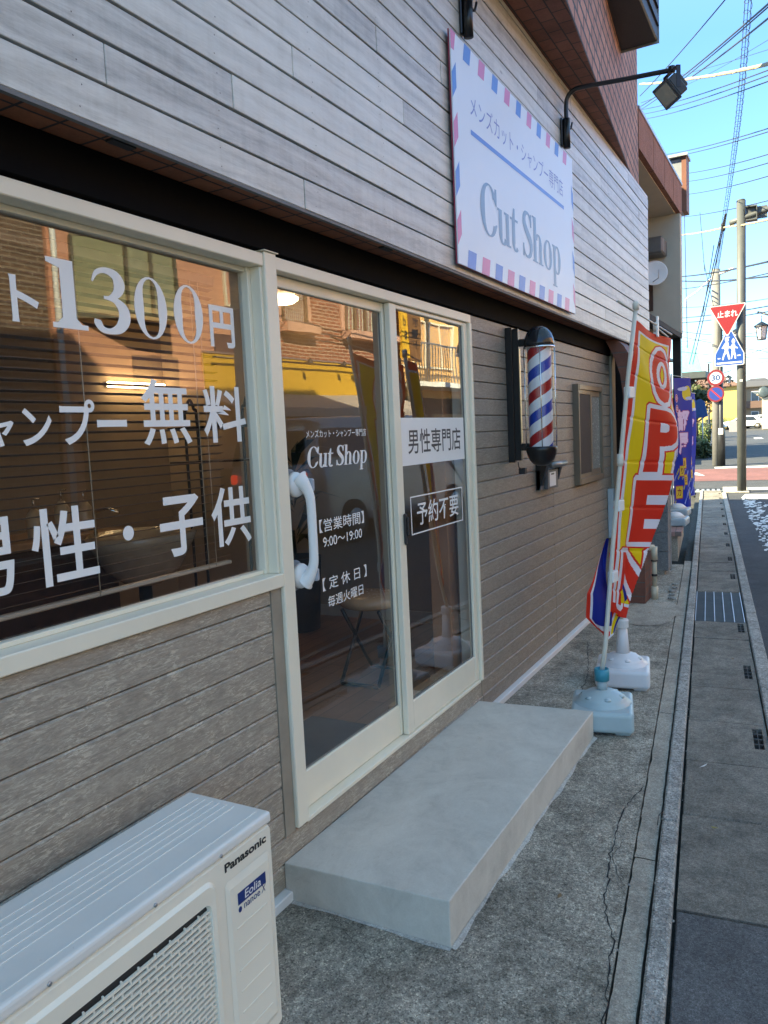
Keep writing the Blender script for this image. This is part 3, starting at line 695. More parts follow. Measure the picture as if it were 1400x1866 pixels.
mb.lathe([(.080, .1055), (.080, .6445)], n=48); 
cy = mb.build('clear_tube', M['clear'], bp, smooth=True)
bm = bmesh.new(); bm.from_mesh(cy.data); bmesh.ops.delete(bm, geom=[f for f in bm.faces if len(f.verts) > 4], context='FACES'); bm.to_mesh(cy.data); bm.free()
for a in (200, 20, 110, 290):
    MB().tube([(.0835*math.cos(R(a)), .0835*math.sin(R(a)), .1055), (.0835*math.cos(R(a)), .0835*math.sin(R(a)), .6445)], .0028, 8).build('rod', M['chrome'], bp)
MB().tube([(0, .14, .02), (.01, .14, -.01), (.03, .13, -.02)], .003, 6).box(.03, .07, .11, .15, -.05, -.015, bev=.004).build('plug', M['blackmat'], bp)
# ---------------- letter holder below the pole
lb = thing('wall_dispenser', 'small grey wall holder with black side plates and white card under the barber pole', 'holder', (4.69, WY, 1.12))
mb = MB(); mb.box(0, .36, -.03, -.001, 0, .125, bev=.004); mb.build('back_plate', plain('grey_plate', (.18, .18, .17), .45, .3), lb)
MB().tube([(.12, -.07, .150), (.42, -.07, .150)], .020, 14).build('roller', plain('grey_roller', (.30, .31, .30), .3, .5), lb)
for x in (.0, .32):
    mb = MB(); mb.prism([(0, 0), (0, .165), (-.075, .165), (-.05, .08), (-.02, 0)], lambda y, z, d, x=x: (x+d, y-.031 if 0 else y, z), .0, .055); mb.build('side_plate', M['black'], lb)
bx('card_holder', plain('mid_grey_box', (.12, .12, .12), .5), lb, .075, .30, -.055, -.0305, .0, .12, bev=.003); bx('card', M['white'], lb, .11, .24, -.058, -.0555, .015, .105)
bx('card_mark', M['black'], lb, .14, .20, -.0592, -.0582, .088, .098)
# ---------------- small window on the right
sw = tag(bpy.data.objects.new('side_window', None), 'small two pane window in champagne frame'); COL.objects.link(sw); sw.parent = shop
CA = plain('bronze_aluminium', (.21, .18, .135), .35, .4, var=.06)
mb = MB(); X0, X1, Z0, Z1 = 5.595, 6.335, 1.082, 1.815; y0 = WY-.045
mb.box(X0, X0+.025, y0, WY+.02, Z0, Z1, bev=.003).box(X1-.03, X1, y0, WY+.02, Z0, Z1, bev=.003).box(X0+.0355, X1-.0305, y0, WY+.02, Z1-.04, Z1, bev=.003).box(X0+.0355, X1-.0305, y0, WY+.02, Z0, Z0+.045, bev=.003)
mb.box(5.96, 6.00, y0+.006, WY+.0, Z0+.0455, Z1-.0405, bev=.003).box(5.631, 5.959, y0+.008, y0+.02, Z0+.046, Z0+.075).box(5.631, 5.959, y0+.008, y0+.02, Z1-.07, Z1-.041).box(6.001, 6.304, y0+.018, y0+.03, Z0+.046, Z0+.09).box(6.001, 6.304, y0+.018, y0+.03, Z1-.08, Z1-.041)
mb.build('frame', CA, sw)
bx('insect_screen', plain('dark_mesh', (.025, .025, .025), .7), sw, 5.632, 5.959, y0+.012, y0+.014, Z0+.076, Z1-.071)
bx('frosted_pane', plain('frosted_glass', (.20, .23, .22), .25), sw, 6.002, 6.303, y0+.022, y0+.025, Z0+.091, Z1-.081)
bx('electric_meter_box', plain('pale_blue_plastic', (.36, .44, .48), .4), shop, 6.84, 6.95, 1.44, 1.484, .45, .98, bev=.006) if 0 else None
MB().box(6.62, 6.70, 1.455, 1.503, .55, .97, bev=.006).build('meter_cover', plain('pale_blue_plastic', (.36, .44, .48), .4), shop)
# ================================================================ AC outdoor unit
ac = thing('outdoor_ac_unit', 'ivory outdoor air conditioner unit with slotted fan grille on the ground by the wall', 'air conditioner', (.63, 1.16, 0))
W_, D_, Z0, Z1 = .806, .262, .045, .592
body = MB(); 
body.box(0, W_, .006, D_, Z0, Z1, bev=.012, seg=3); body.build('casing', M['ac'], ac)
# front panel with a round-cornered opening
gx0, gx1, gz0, gz1 = .055, .585, .075, .530
def rrect(x0, x1, z0, z1, r, n=6):
    P = []
    for cx, cz, a in ((x1-r, z1-r, 0), (x0+r, z1-r, 90), (x0+r, z0+r, 180), (x1-r, z0+r, 270)):
        for k in range(n+1): t = R(a+90*k/n); P.append((cx+r*math.cos(t), cz+r*math.sin(t)))
    return P
def frame_face(mb, outer, inner, y0, y1):
    n = len(outer); a = [mb.bm.verts.new((x, y0, z)) for x, z in outer]; b = [mb.bm.verts.new((x, y1, z)) for x, z in inner]
    for i in range(n):
        f = mb.bm.faces.new((a[i], a[(i+1) % n], b[(i+1) % n], b[i])); f.material_index = mb.mi; f.smooth = False
mb = MB()
frame_face(mb, rrect(.004, W_-.004, Z0+.004, Z1-.028, .010), rrect(gx0-.012, gx1+.012, gz0-.012, gz1+.012, .03), -.001, -.001)
frame_face(mb, rrect(gx0-.012, gx1+.012, gz0-.012, gz1+.012, .03), rrect(gx0-.004, gx1+.004, gz0-.004, gz1+.004, .026), -.001, -.009)
frame_face(mb, rrect(gx0-.004, gx1+.004, gz0-.004, gz1+.004, .026), rrect(gx0+.008, gx1-.008, gz0+.008, gz1-.034, .02), -.009, -.007)
frame_face(mb, rrect(gx0+.008, gx1-.008, gz0+.008, gz1-.034, .02), rrect(gx0+.012, gx1-.012, gz0+.012, gz1-.038, .016), -.007, .005)
frame_face(mb, rrect(.000, W_, Z0, Z1-.024, .012), rrect(.004, W_-.004, Z0+.004, Z1-.028, .010), .0065, -.001)
mb.build('front_panel', M['ac'], ac)
bx('fan_cavity', plain('dim_fin_grey', (.035, .035, .034), .6), ac, gx0+.009, gx1-.009, .0045, .0055, gz0+.009, gz1-.036)
mb = MB(); z = gz0+.02
k = 0
while z < gz1-.045:
    # bars bow gently like the pressed grille of the unit
    n = 26; pa = [(gx0+.010+(gx1-gx0-.020)*i/n, -.0035-.006*math.sin(math.pi*i/n), z) for i in range(n+1)]
    for i in range(n):
        (xa, ya, _), (xb, yb, _) = pa[i], pa[i+1]
        A_ = [(xa, ya, z), (xb, yb, z), (xb, yb, z+.0058), (xa, ya, z+.0058)]
        mb.quad(*A_); mb.quad((xa, ya, z+.0058), (xb, yb, z+.0058), (xb, yb+.006, z+.0058), (xa, ya+.006, z+.0058)); mb.quad((xa, ya, z), (xb, yb, z), (xb, yb+.006, z), (xa, ya+.006, z))
    m = 0; x = gx0+.02+(.022 if k % 2 else 0)
    while x < gx1-.02:
        t = (x-gx0-.01)/(gx1-gx0-.02); ya = -.0033-.006*math.sin(math.pi*t)
        mb.box(x, x+.003, ya, ya+.004, z+.0059, z+.0128); x += .044
    z += .0130; k += 1
mb.build('fan_grille', M['ac'], ac, recalc=False)
fan = MB(); fan.lathe([(0, -.001), (.045, -.001), (.05, .003), (0, .004)], n=24); fan.build('fan_hub', plain('fan_grey', (.05, .05, .05), .6), ac, loc=(.32, .0035, .30)).rotation_euler = (R(90), 0, 0)
# top lid with ribs
mb = MB(); mb.box(-.003, W_+.003, -.004, D_+.003, Z1-.022, Z1+.008, bev=.009, seg=3); mb.build('lid', M['actop'], ac)
mb = MB()
for k in range(6): mb.box(.02, W_-.02, D_-.052-k*.0235, D_-.046-k*.0235, Z1+.0082, Z1+.0105, bev=.001)
mb.box(.02, W_-.02, .024, .031, Z1+.0082, Z1+.0105, bev=.001)
mb.build('lid_ribs', M['actop'], ac)
for x in (.17, .42, .62): MB().lathe([(0, 0), (.0045, 0), (.0045, .002), (0, .0025)], n=14).build('screw', M['steel'], ac, loc=(x, -.0045, Z1-.012)).rotation_euler = (R(90), 0, 0)
# recessed side panel with badge
mb = MB(); px0, px1, pz0, pz1 = .640, .782, .09, .487
frame_face(mb, rrect(px0-.012, px1+.010, pz0-.012, pz1+.020, .012), rrect(px0, px1, pz0, pz1, .008), -.0016, -.0055)
mb.box(px0, px1, -.0054, -.0015, pz0, pz1)
for k in range(6): mb.box(px0+.016, px1-.016, -.0068, -.0056, pz1-.105-k*.052, pz1-.102-k*.052)
mb.build('service_panel', M['ac'], ac)
mb = MB(); put_text(mb, 'Panasonic', (.632, .784, .531, .552), -.0016, .035); o = mb.build('lettering', M['black'], ac, recalc=False)
mb = MB(); mb.quad(*[(x, -.0062, z) for x, z in ((.664, .436), (.768, .436), (.768, .465), (.664, .465))]); mb.mi = 1
put_text(mb, 'Eolia', (.688, .748, .441, .461), -.0068, .01, shear=.1); mb.mi = 0
put_text(mb, 'nanoe', (.684, .744, .418, .430), -.0062, .004); put_text(mb, 'X', (.749, .764, .418, .436), -.0062, .0, shear=.2); put_text(mb, '●', (.664, .676, .417, .431), -.0062)
mb.build('badge', [M['navy'], M['vinyl']], ac, recalc=False)
for x in (.10, .66): MB().box(x, x+.09, -.01, D_+.01, 0, .044, bev=.004).build('foot', M['steel'], ac)
# ================================================================ entrance step
stp = thing('entrance_step', 'smooth grey cement step in front of the sliding door', 'step', (1.92, .912, 0))
mb = MB(); mb.box(0, 1.71, 0, .592, -.01, .132, bev=.004, seg=2); o = mb.build('step_block', M['step'], stp)
from mathutils import noise as mn
bm = bmesh.new(); bm.from_mesh(o.data)
bmesh.ops.subdivide_edges(bm, edges=[e for e in bm.edges if e.calc_length() > 1], cuts=70, use_grid_fill=True); bmesh.ops.subdivide_edges(bm, edges=[e for e in bm.edges if e.calc_length() > .3], cuts=22, use_grid_fill=True)
for v in bm.verts:
    edge = 1.0 if (v.co.z > .12 and (v.co.y < .012 or v.co.x < .012 or v.co.x > 1.70)) else 0
    n1 = mn.noise(Vector((v.co.x*3, v.co.y*3, v.co.z*3))); n2 = mn.noise(Vector((v.co.x*17, v.co.y*17, v.co.z*9)))
    if v.co.z > .1: v.co.z = .148-.016*(v.co.x/1.71)-.022*(v.co.y/.592)+(v.co.z-.132)+n1*.0018+n2*.0006*(1+2*edge)
    elif v.co.y < .01: v.co.y += n1*.002
    if edge: v.co.y += abs(n2)*.002 if v.co.y < .02 else 0
bm.to_mesh(o.data); bm.free()
def smear(x0, y0, x1, y1, w_, seed):
    rr = random.Random(seed); n = int(math.hypot(x1-x0, y1-y0)/.02); mb = MB(); d = Vector((x1-x0, y1-y0)).normalized(); A = []; B = []
    for i in range(n+1):
        x = x0+(x1-x0)*i/n; y = y0+(y1-y0)*i/n; ww = w_*(.45+.35*math.sin(i*.23+seed)+.2*math.sin(i*.61)+rr.uniform(-.06, .06)+.25); A.append(mb.bm.verts.new((x, y, .0062))); B.append(mb.bm.verts.new((x+d.y*ww, y-d.x*ww, .0012)))
    for i in range(n): mb.bm.faces.new((A[i], A[i+1], B[i+1], B[i]))
    return mb.build('cement_smear', M['smear'], stp, loc=(-1.92, -.912, 0), recalc=False)
M['smear'] = concrete('pale_cement_smear', (.40, .39, .36), (.56, .545, .50), 120, .4, .9, .3, .8)
smear(1.92, .911, 3.63, .911, .014, 1); smear(1.919, 1.49, 1.919, .911, .012, 2)
# ================================================================ interior
room = tag(bpy.data.objects.new('shop_interior', None), 'dim barber room behind the glass'); COL.objects.link(room); room.parent = shop
bx('floor_boards', wood_floor('brown_floorboards', (.24, .12, .06)), room, -3.9, 4.65, 1.60, 4.58, .16, .22)
PW = plain('beige_wallpaper', (.34, .26, .18), .8, var=.05)
mb = MB(); mb.box(4.65, 4.70, 1.60, 4.58, .16, 2.5).box(-3.9, 4.65, 4.55, 4.59, .16, 2.5).box(-3.95, -3.9, 1.6, 4.58, .16, 2.5); mb.build('inner_wall', PW, room)
bx('ceiling', plain('ceiling_board', (.45, .40, .32), .8), room, -3.9, 4.65, 1.60, 4.58, 2.5, 2.55)
bx('skirting', plain('skirting', (.48, .42, .33), .6), room, 4.638, 4.649, 1.62, 4.5, .221, .30)
bx('timber_post', plain('orange_timber', (.42, .20, .09), .5, var=.25, scale=4), room, 3.60, 3.70, 1.63, 1.74, .22, 2.45, bev=.004)
bx('timber_rail', plain('pale_timber', (.45, .27, .14), .5, var=.2, scale=4), room, 2.95, 3.60, 1.62, 1.67, .22, .29, bev=.004)
bx('door_mat', plain('dark_ribbed_mat', (.03, .036, .04), .9, bump=.6, scale=60), None, 2.06, 2.86, 1.66, 2.02, .221, .228, bev=.002)
tag(bpy.data.objects['door_mat'], 'dark ribbed mat on the wooden floor inside the door', 'mat')
bx('floor_seam', plain('threshold_strip', (.25, .22, .20), .5), room, 2.9, 4.64, 2.60, 2.64, .2202, .2215)
st = thing('folding_stool', 'round brown stool with crossed black legs inside the sliding door', 'stool', (3.47, 2.03, .22))
mb = MB(); mb.lathe([(0, .40), (.15, .40), (.165, .41), (.17, .43), (.16, .452), (.12, .465), (0, .468)], n=36); mb.build('seat', plain('tan_vinyl_seat', (.45, .30, .17), .25), st)
for s in (-1, 1):
    MB().tube([(s*.16, -.11, .01), (-s*.12, -.11, .395)], .010, 10).tube([(s*.16, .11, .01), (-s*.12, .11, .395)], .010, 10).tube([(s*.16, -.11, .012), (s*.16, .11, .012)], .010, 10).build('leg', M['black'], st)
pt = thing('potted_plant', 'dark leafy plant in black basket pot behind the grab handle', 'plant', (4.25, 3.05, .22))
mb = MB(); mb.lathe([(0, 0), (.13, 0), (.16, .5), (.15, .5), (.14, .45), (0, .45)], n=28, smooth=True); mb.build('pot', plain('black_basket', (.02, .016, .013), .6, bump=.8, scale=40), pt)
mb = MB()
for k in range(46):
    a = random.uniform(0, 6.28); L = random.uniform(.25, .6); e = random.uniform(.3, 1.3); z0 = .45+random.uniform(0, .7)
    p0 = Vector((0, 0, z0)); d = Vector((math.cos(a)*math.cos(e), math.sin(a)*math.cos(e), math.sin(e)*.8)); p1 = p0+d*L*.55; p2 = p0+d*L+Vector((0, 0, -.12)); s = Vector((-math.sin(a), math.cos(a), 0))*.03
    mb.quad(p0, p1-s, p2, p1+s)
mb.build('leaves', plain('dark_leaf', (.015, .03, .012), .4), pt, recalc=False)
bl = thing('venetian_blind', 'brown venetian blind lowered with open slats behind the lettered window', 'blind', (0, 1.64, 0))
mb = MB(); z = 1.145
while z < 1.985:
    mb.box(-.28, 1.905, -.011, .011, z, z+.0008, M=Matrix.Translation((0, 0, z)) @ Matrix.Rotation(R(-12), 4, 'X') @ Matrix.Translation((0, 0, -z))); z += .0252
mb.build('slats', plain('brown_slat', (.11, .075, .05), .4), bl)
bx('bottom_rail', plain('tan_rail', (.40, .33, .25), .4), bl, -.28, 1.91, -.012, .012, 1.118, 1.130, bev=.003)
bx('head_rail', plain('tan_rail2', (.16, .12, .09), .4), bl, -.28, 1.91, -.015, .015, 1.99, 2.02, bev=.003)
for x in (.25, 1.38, 1.80, 1.835):
    MB().tube([(x, -.0125, 1.12), (x, -.0125, 2.0)], .0013, 5).build('cord', plain('cord', (.45, .38, .28), .7), bl)
ct = thing('wash_counter', 'dark wooden counter with pale top along the back wall of the barber room', 'counter', (2.2, 4.0, .22))
bx('cabinet', plain('dark_walnut', (.07, .035, .022), .4, var=.3), ct, -1.2, 1.35, 0, .5, 0, .72, bev=.004)
bx('top', plain('pale_wood_top', (.40, .25, .14), .35, var=.15), ct, -1.25, 1.4, -.04, .54, .7205, .765, bev=.005)
bs = thing('shampoo_basin', 'cream shampoo basin with chrome tap in front of the counter', 'basin', (3.35, 3.55, .22))
mb = MB(); mb.lathe([(0, .45), (.10, .46), (.22, .55), (.30, .70), (.33, .76), (.31, .775), (.28, .74), (.18, .62), (0, .58)], n=36); mb.build('bowl', plain('cream_ceramic', (.5, .42, .30), .15), bs)
MB().tube([(0, 0, 0), (0, 0, .46)], .04, 14).build('pedestal', M['black'], bs); MB().tube([(-.1, .28, .77), (-.1, .28, .90), (-.08, .2, .93), (-.05, .12, .90)], .012, 8).build('tap', M['chrome'], bs)
for i, (x, h, lb2) in enumerate(((3.05, .24, 'leftmost of the three pump bottles on the barber counter'), (3.25, .28, 'middle one of the three pump bottles on the barber counter'), (3.42, .26, 'rightmost of the three pump bottles on the barber counter'))):
    b = thing('pump_bottle', lb2, 'bottle', (x, 4.12, .985), 0, 'pump bottles on the counter')
    mb = MB(); mb.lathe([(0, 0), (.045, 0), (.048, .02), (.046, h*.6), (.02, h*.75), (0, h*.75)], n=20); mb.build('bottle_body', plain('cream_bottle', (.55, .45, .32), .3), b)
    MB().tube([(0, 0, h*.75), (0, 0, h), (.04, 0, h)], .007, 8).build('pump', M['chrome'], b)
rk = thing('garment_rack', 'black tubular rack with arched top standing inside the window', 'rack', (3.6, 3.0, .22))
mb = MB()
for y in (.32, -.13):
    mb.tube(smooth_path([(0, y-.05, 0), (0, y-.05, 1.35), (0, y-.03, 1.5), (0, y, 1.56), (0, y+.03, 1.5), (0, y+.05, 1.35), (0, y+.05, 0)], 5), .009, 8)
mb.build('uprights', M['black'], rk)
MB().box(-.14, .14, -.14, .38, 1.38, 1.395).build('shelf', M['black'], rk); MB().box(-.14, .14, -.14, .38, 1.18, 1.19).build('shelf', M['black'], rk)
lp = thing('wall_tube_lamp', 'lit warm tube lamp on the back wall of the barber room', 'lamp', (4.05, 4.50, 1.98))
MB().tube([(0, 0, 0), (.55, 0, 0)], .022, 14).build('tube', emit('lit_tube', (1, .72, .36), 5), lp)
bx('holder', M['white'], lp, .0, .55, .024, .048, -.02, .02)
for x, y, l in ((1.9, 3.3, 'small lit round lamp on the ceiling behind the numerals'), (4.3, 3.1, 'small lit round lamp on the ceiling behind the door glass')):
    c = thing('ceiling_lamp', l, 'lamp', (x, y, 2.42), 0, 'round lamps on the barber room ceiling')
    MB().lathe([(0, 0), (.09, 0), (.12, .02), (.12, .035), (0, .035)], n=28).build('diffuser', emit('lit_diffuser', (1, .70, .36), 2.2), c)
    MB().lathe([(0, .0352), (.10, .0352), (.10, .079), (0, .079)], n=28).build('base', M['white'], c)
# ================================================================ ground and street
def rise(s): return max(0, s-28)*.0058
def ribbon(mb, s0, s1, n0, n1, z, step=None):
    ss = [s0, s1] if s1 <= 28 else [s for s in (s0, 28, s1) if s0 <= s <= s1]
    if ss[0] != s0: ss = [s0]+ss
    for a, b in zip(ss[:-1], ss[1:]):
        f = mb.bm.faces.new([mb.bm.verts.new(p) for p in (T(a, n0, z+rise(a)), T(b, n0, z+rise(b)), T(b, n1, z+rise(b)), T(a, n1, z+rise(a)))]); f.material_index = mb.mi
    return mb
def sbox(mb, s0, s1, n0, n1, z0, z1, bev=0):
    Mx = Matrix.Translation((0, .172, 0)) @ Matrix.Rotation(TH, 4, 'Z'); return mb.box(s0, s1, n0, n1, z0, z1, bev=bev, M=Mx)
def poly_ground(mb, pts, z):
    f = mb.bm.faces.new([mb.bm.verts.new((x, y, z)) for x, y in pts]); f.material_index = mb.mi
def struct(o, nm=None): o['kind'] = 'structure'; return o
mb = MB()
for a, b in ((-400, 28), (28, 900)):
    mb.quad((a, -500, -.16+max(0, a-28)*.0058), (b, -500, -.16+max(0, b-28)*.0058), (b, 500, -.16+max(0, b-28)*.0058), (a, 500, -.16+max(0, a-28)*.0058))
struct(mb.build('ground', M['dirt']))
mb = MB(); ribbon(mb, -60, 21.0, -6.4, -.505, -.018); ribbon(mb, 27.2, 300, -7.5, 1.25, -.018); mb.quad(T(21, -90, -.018), T(27.2, -90, -.018), T(27.2, 90, -.018), T(21, 90, -.018)); mb.quad(T(18.9, -.505, -.018), T(21, -.505, -.018), T(21, 90, -.018), T(18.9, 90, -.018)); struct(mb.build('road', M['asphalt']))
mb = MB(); mb.quad(T(21.3, -60, -.013), T(26.6, -60, -.013), T(26.6, 60, -.013), T(21.3, 60, -.013)); struct(mb.build('red_road_surface', M['redroad']))
mb = MB()
ribbon(mb, 26.8, 27.7, -6.0, -.35, -.008)
ribbon(mb, 18.3, 18.95, -3.2, -.80, -.008)
for k in range(7): ribbon(mb, 19.2+k*.95, 19.72+k*.95, .42, .62, -.008)
mb.quad(T(24.9, .16, -.008), T(23.3, -.08, -.008), T(24.5, .55, -.008))
for x0, y0, x1, y1 in ((16.4, 1.12, 17.3, .25), ): mb.quad((16.45, 1.17, -.013), (17.3, 1.15, -.013), (17.2, .1, -.013), (16.0, .15, -.013))
for k in range(300):
    x = random.uniform(9.5, 16.6); yc = .42+(x-9.5)*.105; y = yc-abs(random.gauss(.08, .16)); s = random.uniform(.012, .085)*(1 if x > 12 else .7)
    n_ = random.randint(5, 8); mb.bm.faces.new([mb.bm.verts.new((x+s*1.8*math.cos(6.283*i/n_)*random.uniform(.5, 1), y+s*.6*math.sin(6.283*i/n_)*random.uniform(.5, 1), -.012+k*.00001)) for i in range(n_)])
ribbon(mb, 58, 61, -3.6, -3.1, -.006); ribbon(mb, 28.6, 70, .62, .76, -.008); ribbon(mb, 40, 42, -3.6, -3.3, -.006)
struct(mb.build('road_markings', M['roadpaint'], recalc=False))
mb = MB(); ribbon(mb, -30, 18.8, -.508, .085, -.045); struct(mb.build('gutter_bed', M['dirt']))
def Yn(x, n): return .172+.1065*x+n*1.0057
# apron between the gutter strip and the shop wall
mb = MB(); mb.prism([(-6, Yn(-6, .082)), (8.6, Yn(8.6, .082)), (8.6, 1.62), (-6, 1.62)], lambda x, y, d: (x, y, d), -.06, 0)
ap = struct(mb.build('concrete_apron', M['apron']))
mb = MB(); poly_ground(mb, [(5.95, 1.30), (5.86, 1.12), (5.90, 1.0), (6.02, .93), (6.2, .92), (6.32, .895), (6.50, .905), (6.62, .95), (6.68, 1.02), (6.62, 1.12), (6.60, 1.2), (6.5, 1.3), (6.3, 1.38), (6.1, 1.36)], .003); mb.build('smooth_patch', M['mortar'], ap)
def crack(name, pts, w0, parent, z=.0012, seed=1):
    w0 = w0*.62
    rr = random.Random(seed); P = []
    for (x0, y0), (x1, y1) in zip(pts[:-1], pts[1:]):
        L = math.hypot(x1-x0, y1-y0); n = max(2, int(L/.022))
        for i in range(n):
            t = i/n; P.append((x0+(x1-x0)*t+rr.gauss(0, .0035), y0+(y1-y0)*t+rr.gauss(0, .0035)))
    P.append(pts[-1]); mb = MB(); L = []; Q = []
    for i, p in enumerate(P):
        a = Vector(P[min(i+1, len(P)-1)])-Vector(P[max(i-1, 0)]); a.normalize(); w = w0*rr.uniform(.35, 1.35)*(1 if 0 < i < len(P)-1 else .1)
        L.append(mb.bm.verts.new((p[0]-a.y*w, p[1]+a.x*w, z))); Q.append(mb.bm.verts.new((p[0]+a.y*w, p[1]-a.x*w, z)))
    for i in range(len(P)-1): mb.bm.faces.new((L[i], L[i+1], Q[i+1], Q[i]))
    return mb.build(name, M['dark'], parent, recalc=False)
crack('crack', [(1.55, Yn(1.55, .10)), (1.9, Yn(1.9, .085)), (2.15, Yn(2.15, .10)), (2.3, Yn(2.3, .14)), (2.62, Yn(2.62, .155)), (2.95, Yn(2.95, .15)), (3.2, Yn(3.2, .085))], .0035, ap, seed=3)
crack('crack', [(3.75, Yn(3.75, .085)), (3.70, Yn(3.7, .2)), (3.72, .82), (3.66, .90)], .0014, ap, seed=4)
crack('crack', [(1.2, 1.02), (1.7, 1.0), (1.9, 1.30), (2.0, 1.46)], .0008, ap, seed=5)
crack('crack', [(3.95, 1.1), (4.6, 1.18), (5.3, 1.36)], .003, ap, seed=6)
crack('crack', [(2.45, Yn(2.45, .09)), (2.5, .56), (2.62, .60), (2.75, .57)], .0016, ap, seed=8)
# narrow cement strip, broken into long pieces
s = -3.0; i = 0
cs = thing('cement_strip', 'narrow cement strip between apron and kerb stones', 'strip'); cs['kind'] = 'structure'
while s < 8.6:
    L = random.uniform(.9, 1.5); mb = MB(); rr = random.Random(i)
    n = 26; a = []; b = []
    for k in range(n+1):
        q = s+.003+(L-.006)*k/n; a.append(T(q, .006+rr.uniform(0, .004))); b.append(T(q, .078-abs(rr.gauss(0, .0025))))
    lo = [mb.bm.verts.new((p.x, p.y, -.003)) for p in a]; hi = [mb.bm.verts.new((p.x, p.y, -.001)) for p in b]; l2 = [mb.bm.verts.new((p.x, p.y, -.045)) for p in a]; h2 = [mb.bm.verts.new((p.x, p.y, -.045)) for p in b]
    for k in range(n):
        mb.bm.faces.new((lo[k], lo[k+1], hi[k+1], hi[k])); mb.bm.faces.new((l2[k], l2[k+1], lo[k+1], lo[k])); mb.bm.faces.new((hi[k], hi[k+1], h2[k+1], h2[k]))
    mb.build('strip_piece', M['mortar'], cs); s += L; i += 1
# kerb stones both sides of the gutter covers
def kerbrow(name, label, n0, n1, z1, s0, s1, L, ph):
    t = thing(name, label, 'kerb'); t['kind'] = 'structure'; s = s0+ph; k = 0
    while s < s1:
        mb = MB(); j = random.uniform(-.002, .002); sbox(mb, s+.002, min(s+L, s1)-.002, n0+j, n1+j, -.045, z1+random.uniform(-.003, .003), bev=.007)
        mb.build('kerb_stone', M['kerb'], t); s += L; k += 1
kerbrow('inner_kerb', 'row of grey kerb stones on the shop side of the gutter', -.060, -.001, .012, -3, 18.2, 1.2, -.06)
kerbrow('outer_kerb', 'row of grey kerb stones on the road side of the gutter', -.505, -.428, .006, -3, 17.6, 1.8, .5)
# gutter covers
gl = thing('gutter_covers', 'row of grey concrete gutter covers with slots', 'gutter cover'); gl['kind'] = 'structure'
M['darkbar'] = plain('rusty_dark_bar', (.07, .06, .05), .6, .3)
def cover(s0, s1, slot, mat, dz=0):
    n0, n1 = -.420, -.070; z = -.004+dz; mb = MB(); c = .0
    if slot is None: sbox(mb, s0+.002, s1-.002, n0, n1, -.045, z, bev=.004)
    else:
        a, b = slot; p, q = -.400, -.358
        sbox(mb, s0+.002, s1-.002, q, n1, -.045, z); sbox(mb, s0+.002, s1-.002, n0, p, -.045, z)
        sbox(mb, s0+.002, a, p+.0002, q-.0002, -.045, z-.0003); sbox(mb, b, s1-.002, p+.0002, q-.0002, -.045, z-.0003)
    o = mb.build('cover', mat, gl)
    if slot:
        mb = MB(); 
        for k in range(1, 4): sbox(mb, a+(b-a)*k/4-.004, a+(b-a)*k/4+.004, p, q, -.016, z-.002)
        sbox(mb, a+.001, b-.001, (p+q)/2-.002, (p+q)/2+.002, -.015, z-.003)
        mb.build('grate_bar', M['darkbar'], gl); mb = MB(); sbox(mb, a, b, p, q, -.044, -.040); mb.build('slot_floor', M['dark'], gl)
cover(.2, .8, (.4, .66), M['slab']); cover(.8, 1.5, None, M['slab'], -.002); cover(1.5, 2.40, None, M['slabdark'], -.005)
js = [2.405, 3.04, 3.56, 4.07, 4.62, 5.215, 5.70, 6.19]
sl = {2.405: (2.68, 2.95), 3.56: (3.765, 4.02), 4.62: (4.82, 5.09), 5.70: (5.90, 6.16)}
for a, b in zip(js[:-1], js[1:]): cover(a, b, sl.get(a), M['slab'], random.uniform(-.004, .0015))
s = 7.30
k = 0
while s < 18.1: cover(s, s+.52, (s+.12, s+.38) if k % 2 == 1 else None, M['slab'], random.uniform(-.003, .001)); s += .52; k += 1
mb = MB(); 
for k in range(6): n = -.415+k*.0685; sbox(mb, 6.20, 7.29, n, n+.006, -.03, -.002)
gr = mb.build('grating', plain('galvanised_bright', (.5, .51, .52), .35, .7), None); tag(gr, 'steel bar grating set in the gutter beside the brick pillar', 'grating')
mb = MB()
for k in range(37): sbox(mb, 6.205+k*.0295, 6.205+k*.0295+.007, -.412, -.070, -.032, -.005)
mb.build('cross_bars', plain('dull_bars', (.16, .17, .17), .5, .5), gr)
mb = MB(); sbox(mb, 18.2, 18.62, -.45, .30, -.04, -.002); e = mb.build('end_grating', plain('galvanised_light', (.45, .5, .52), .4, .5)); tag(e, 'pale steel grating across the gutter end at the junction', 'grating')
mb = MB()
for k in range(7): sbox(mb, 18.22, 18.60, -.44+k*.105, -.395+k*.105, -.0019, .001)
mb.build('slats', M['dark'], e)
mb = MB(); sbox(mb, 17.65, 18.9, -.95, -.46, -.02, .02, bev=.01); tag(mb.build('kerb_corner', M['kerb']), 'rounded kerb corner slab around the foot of the sign pole', 'kerb')
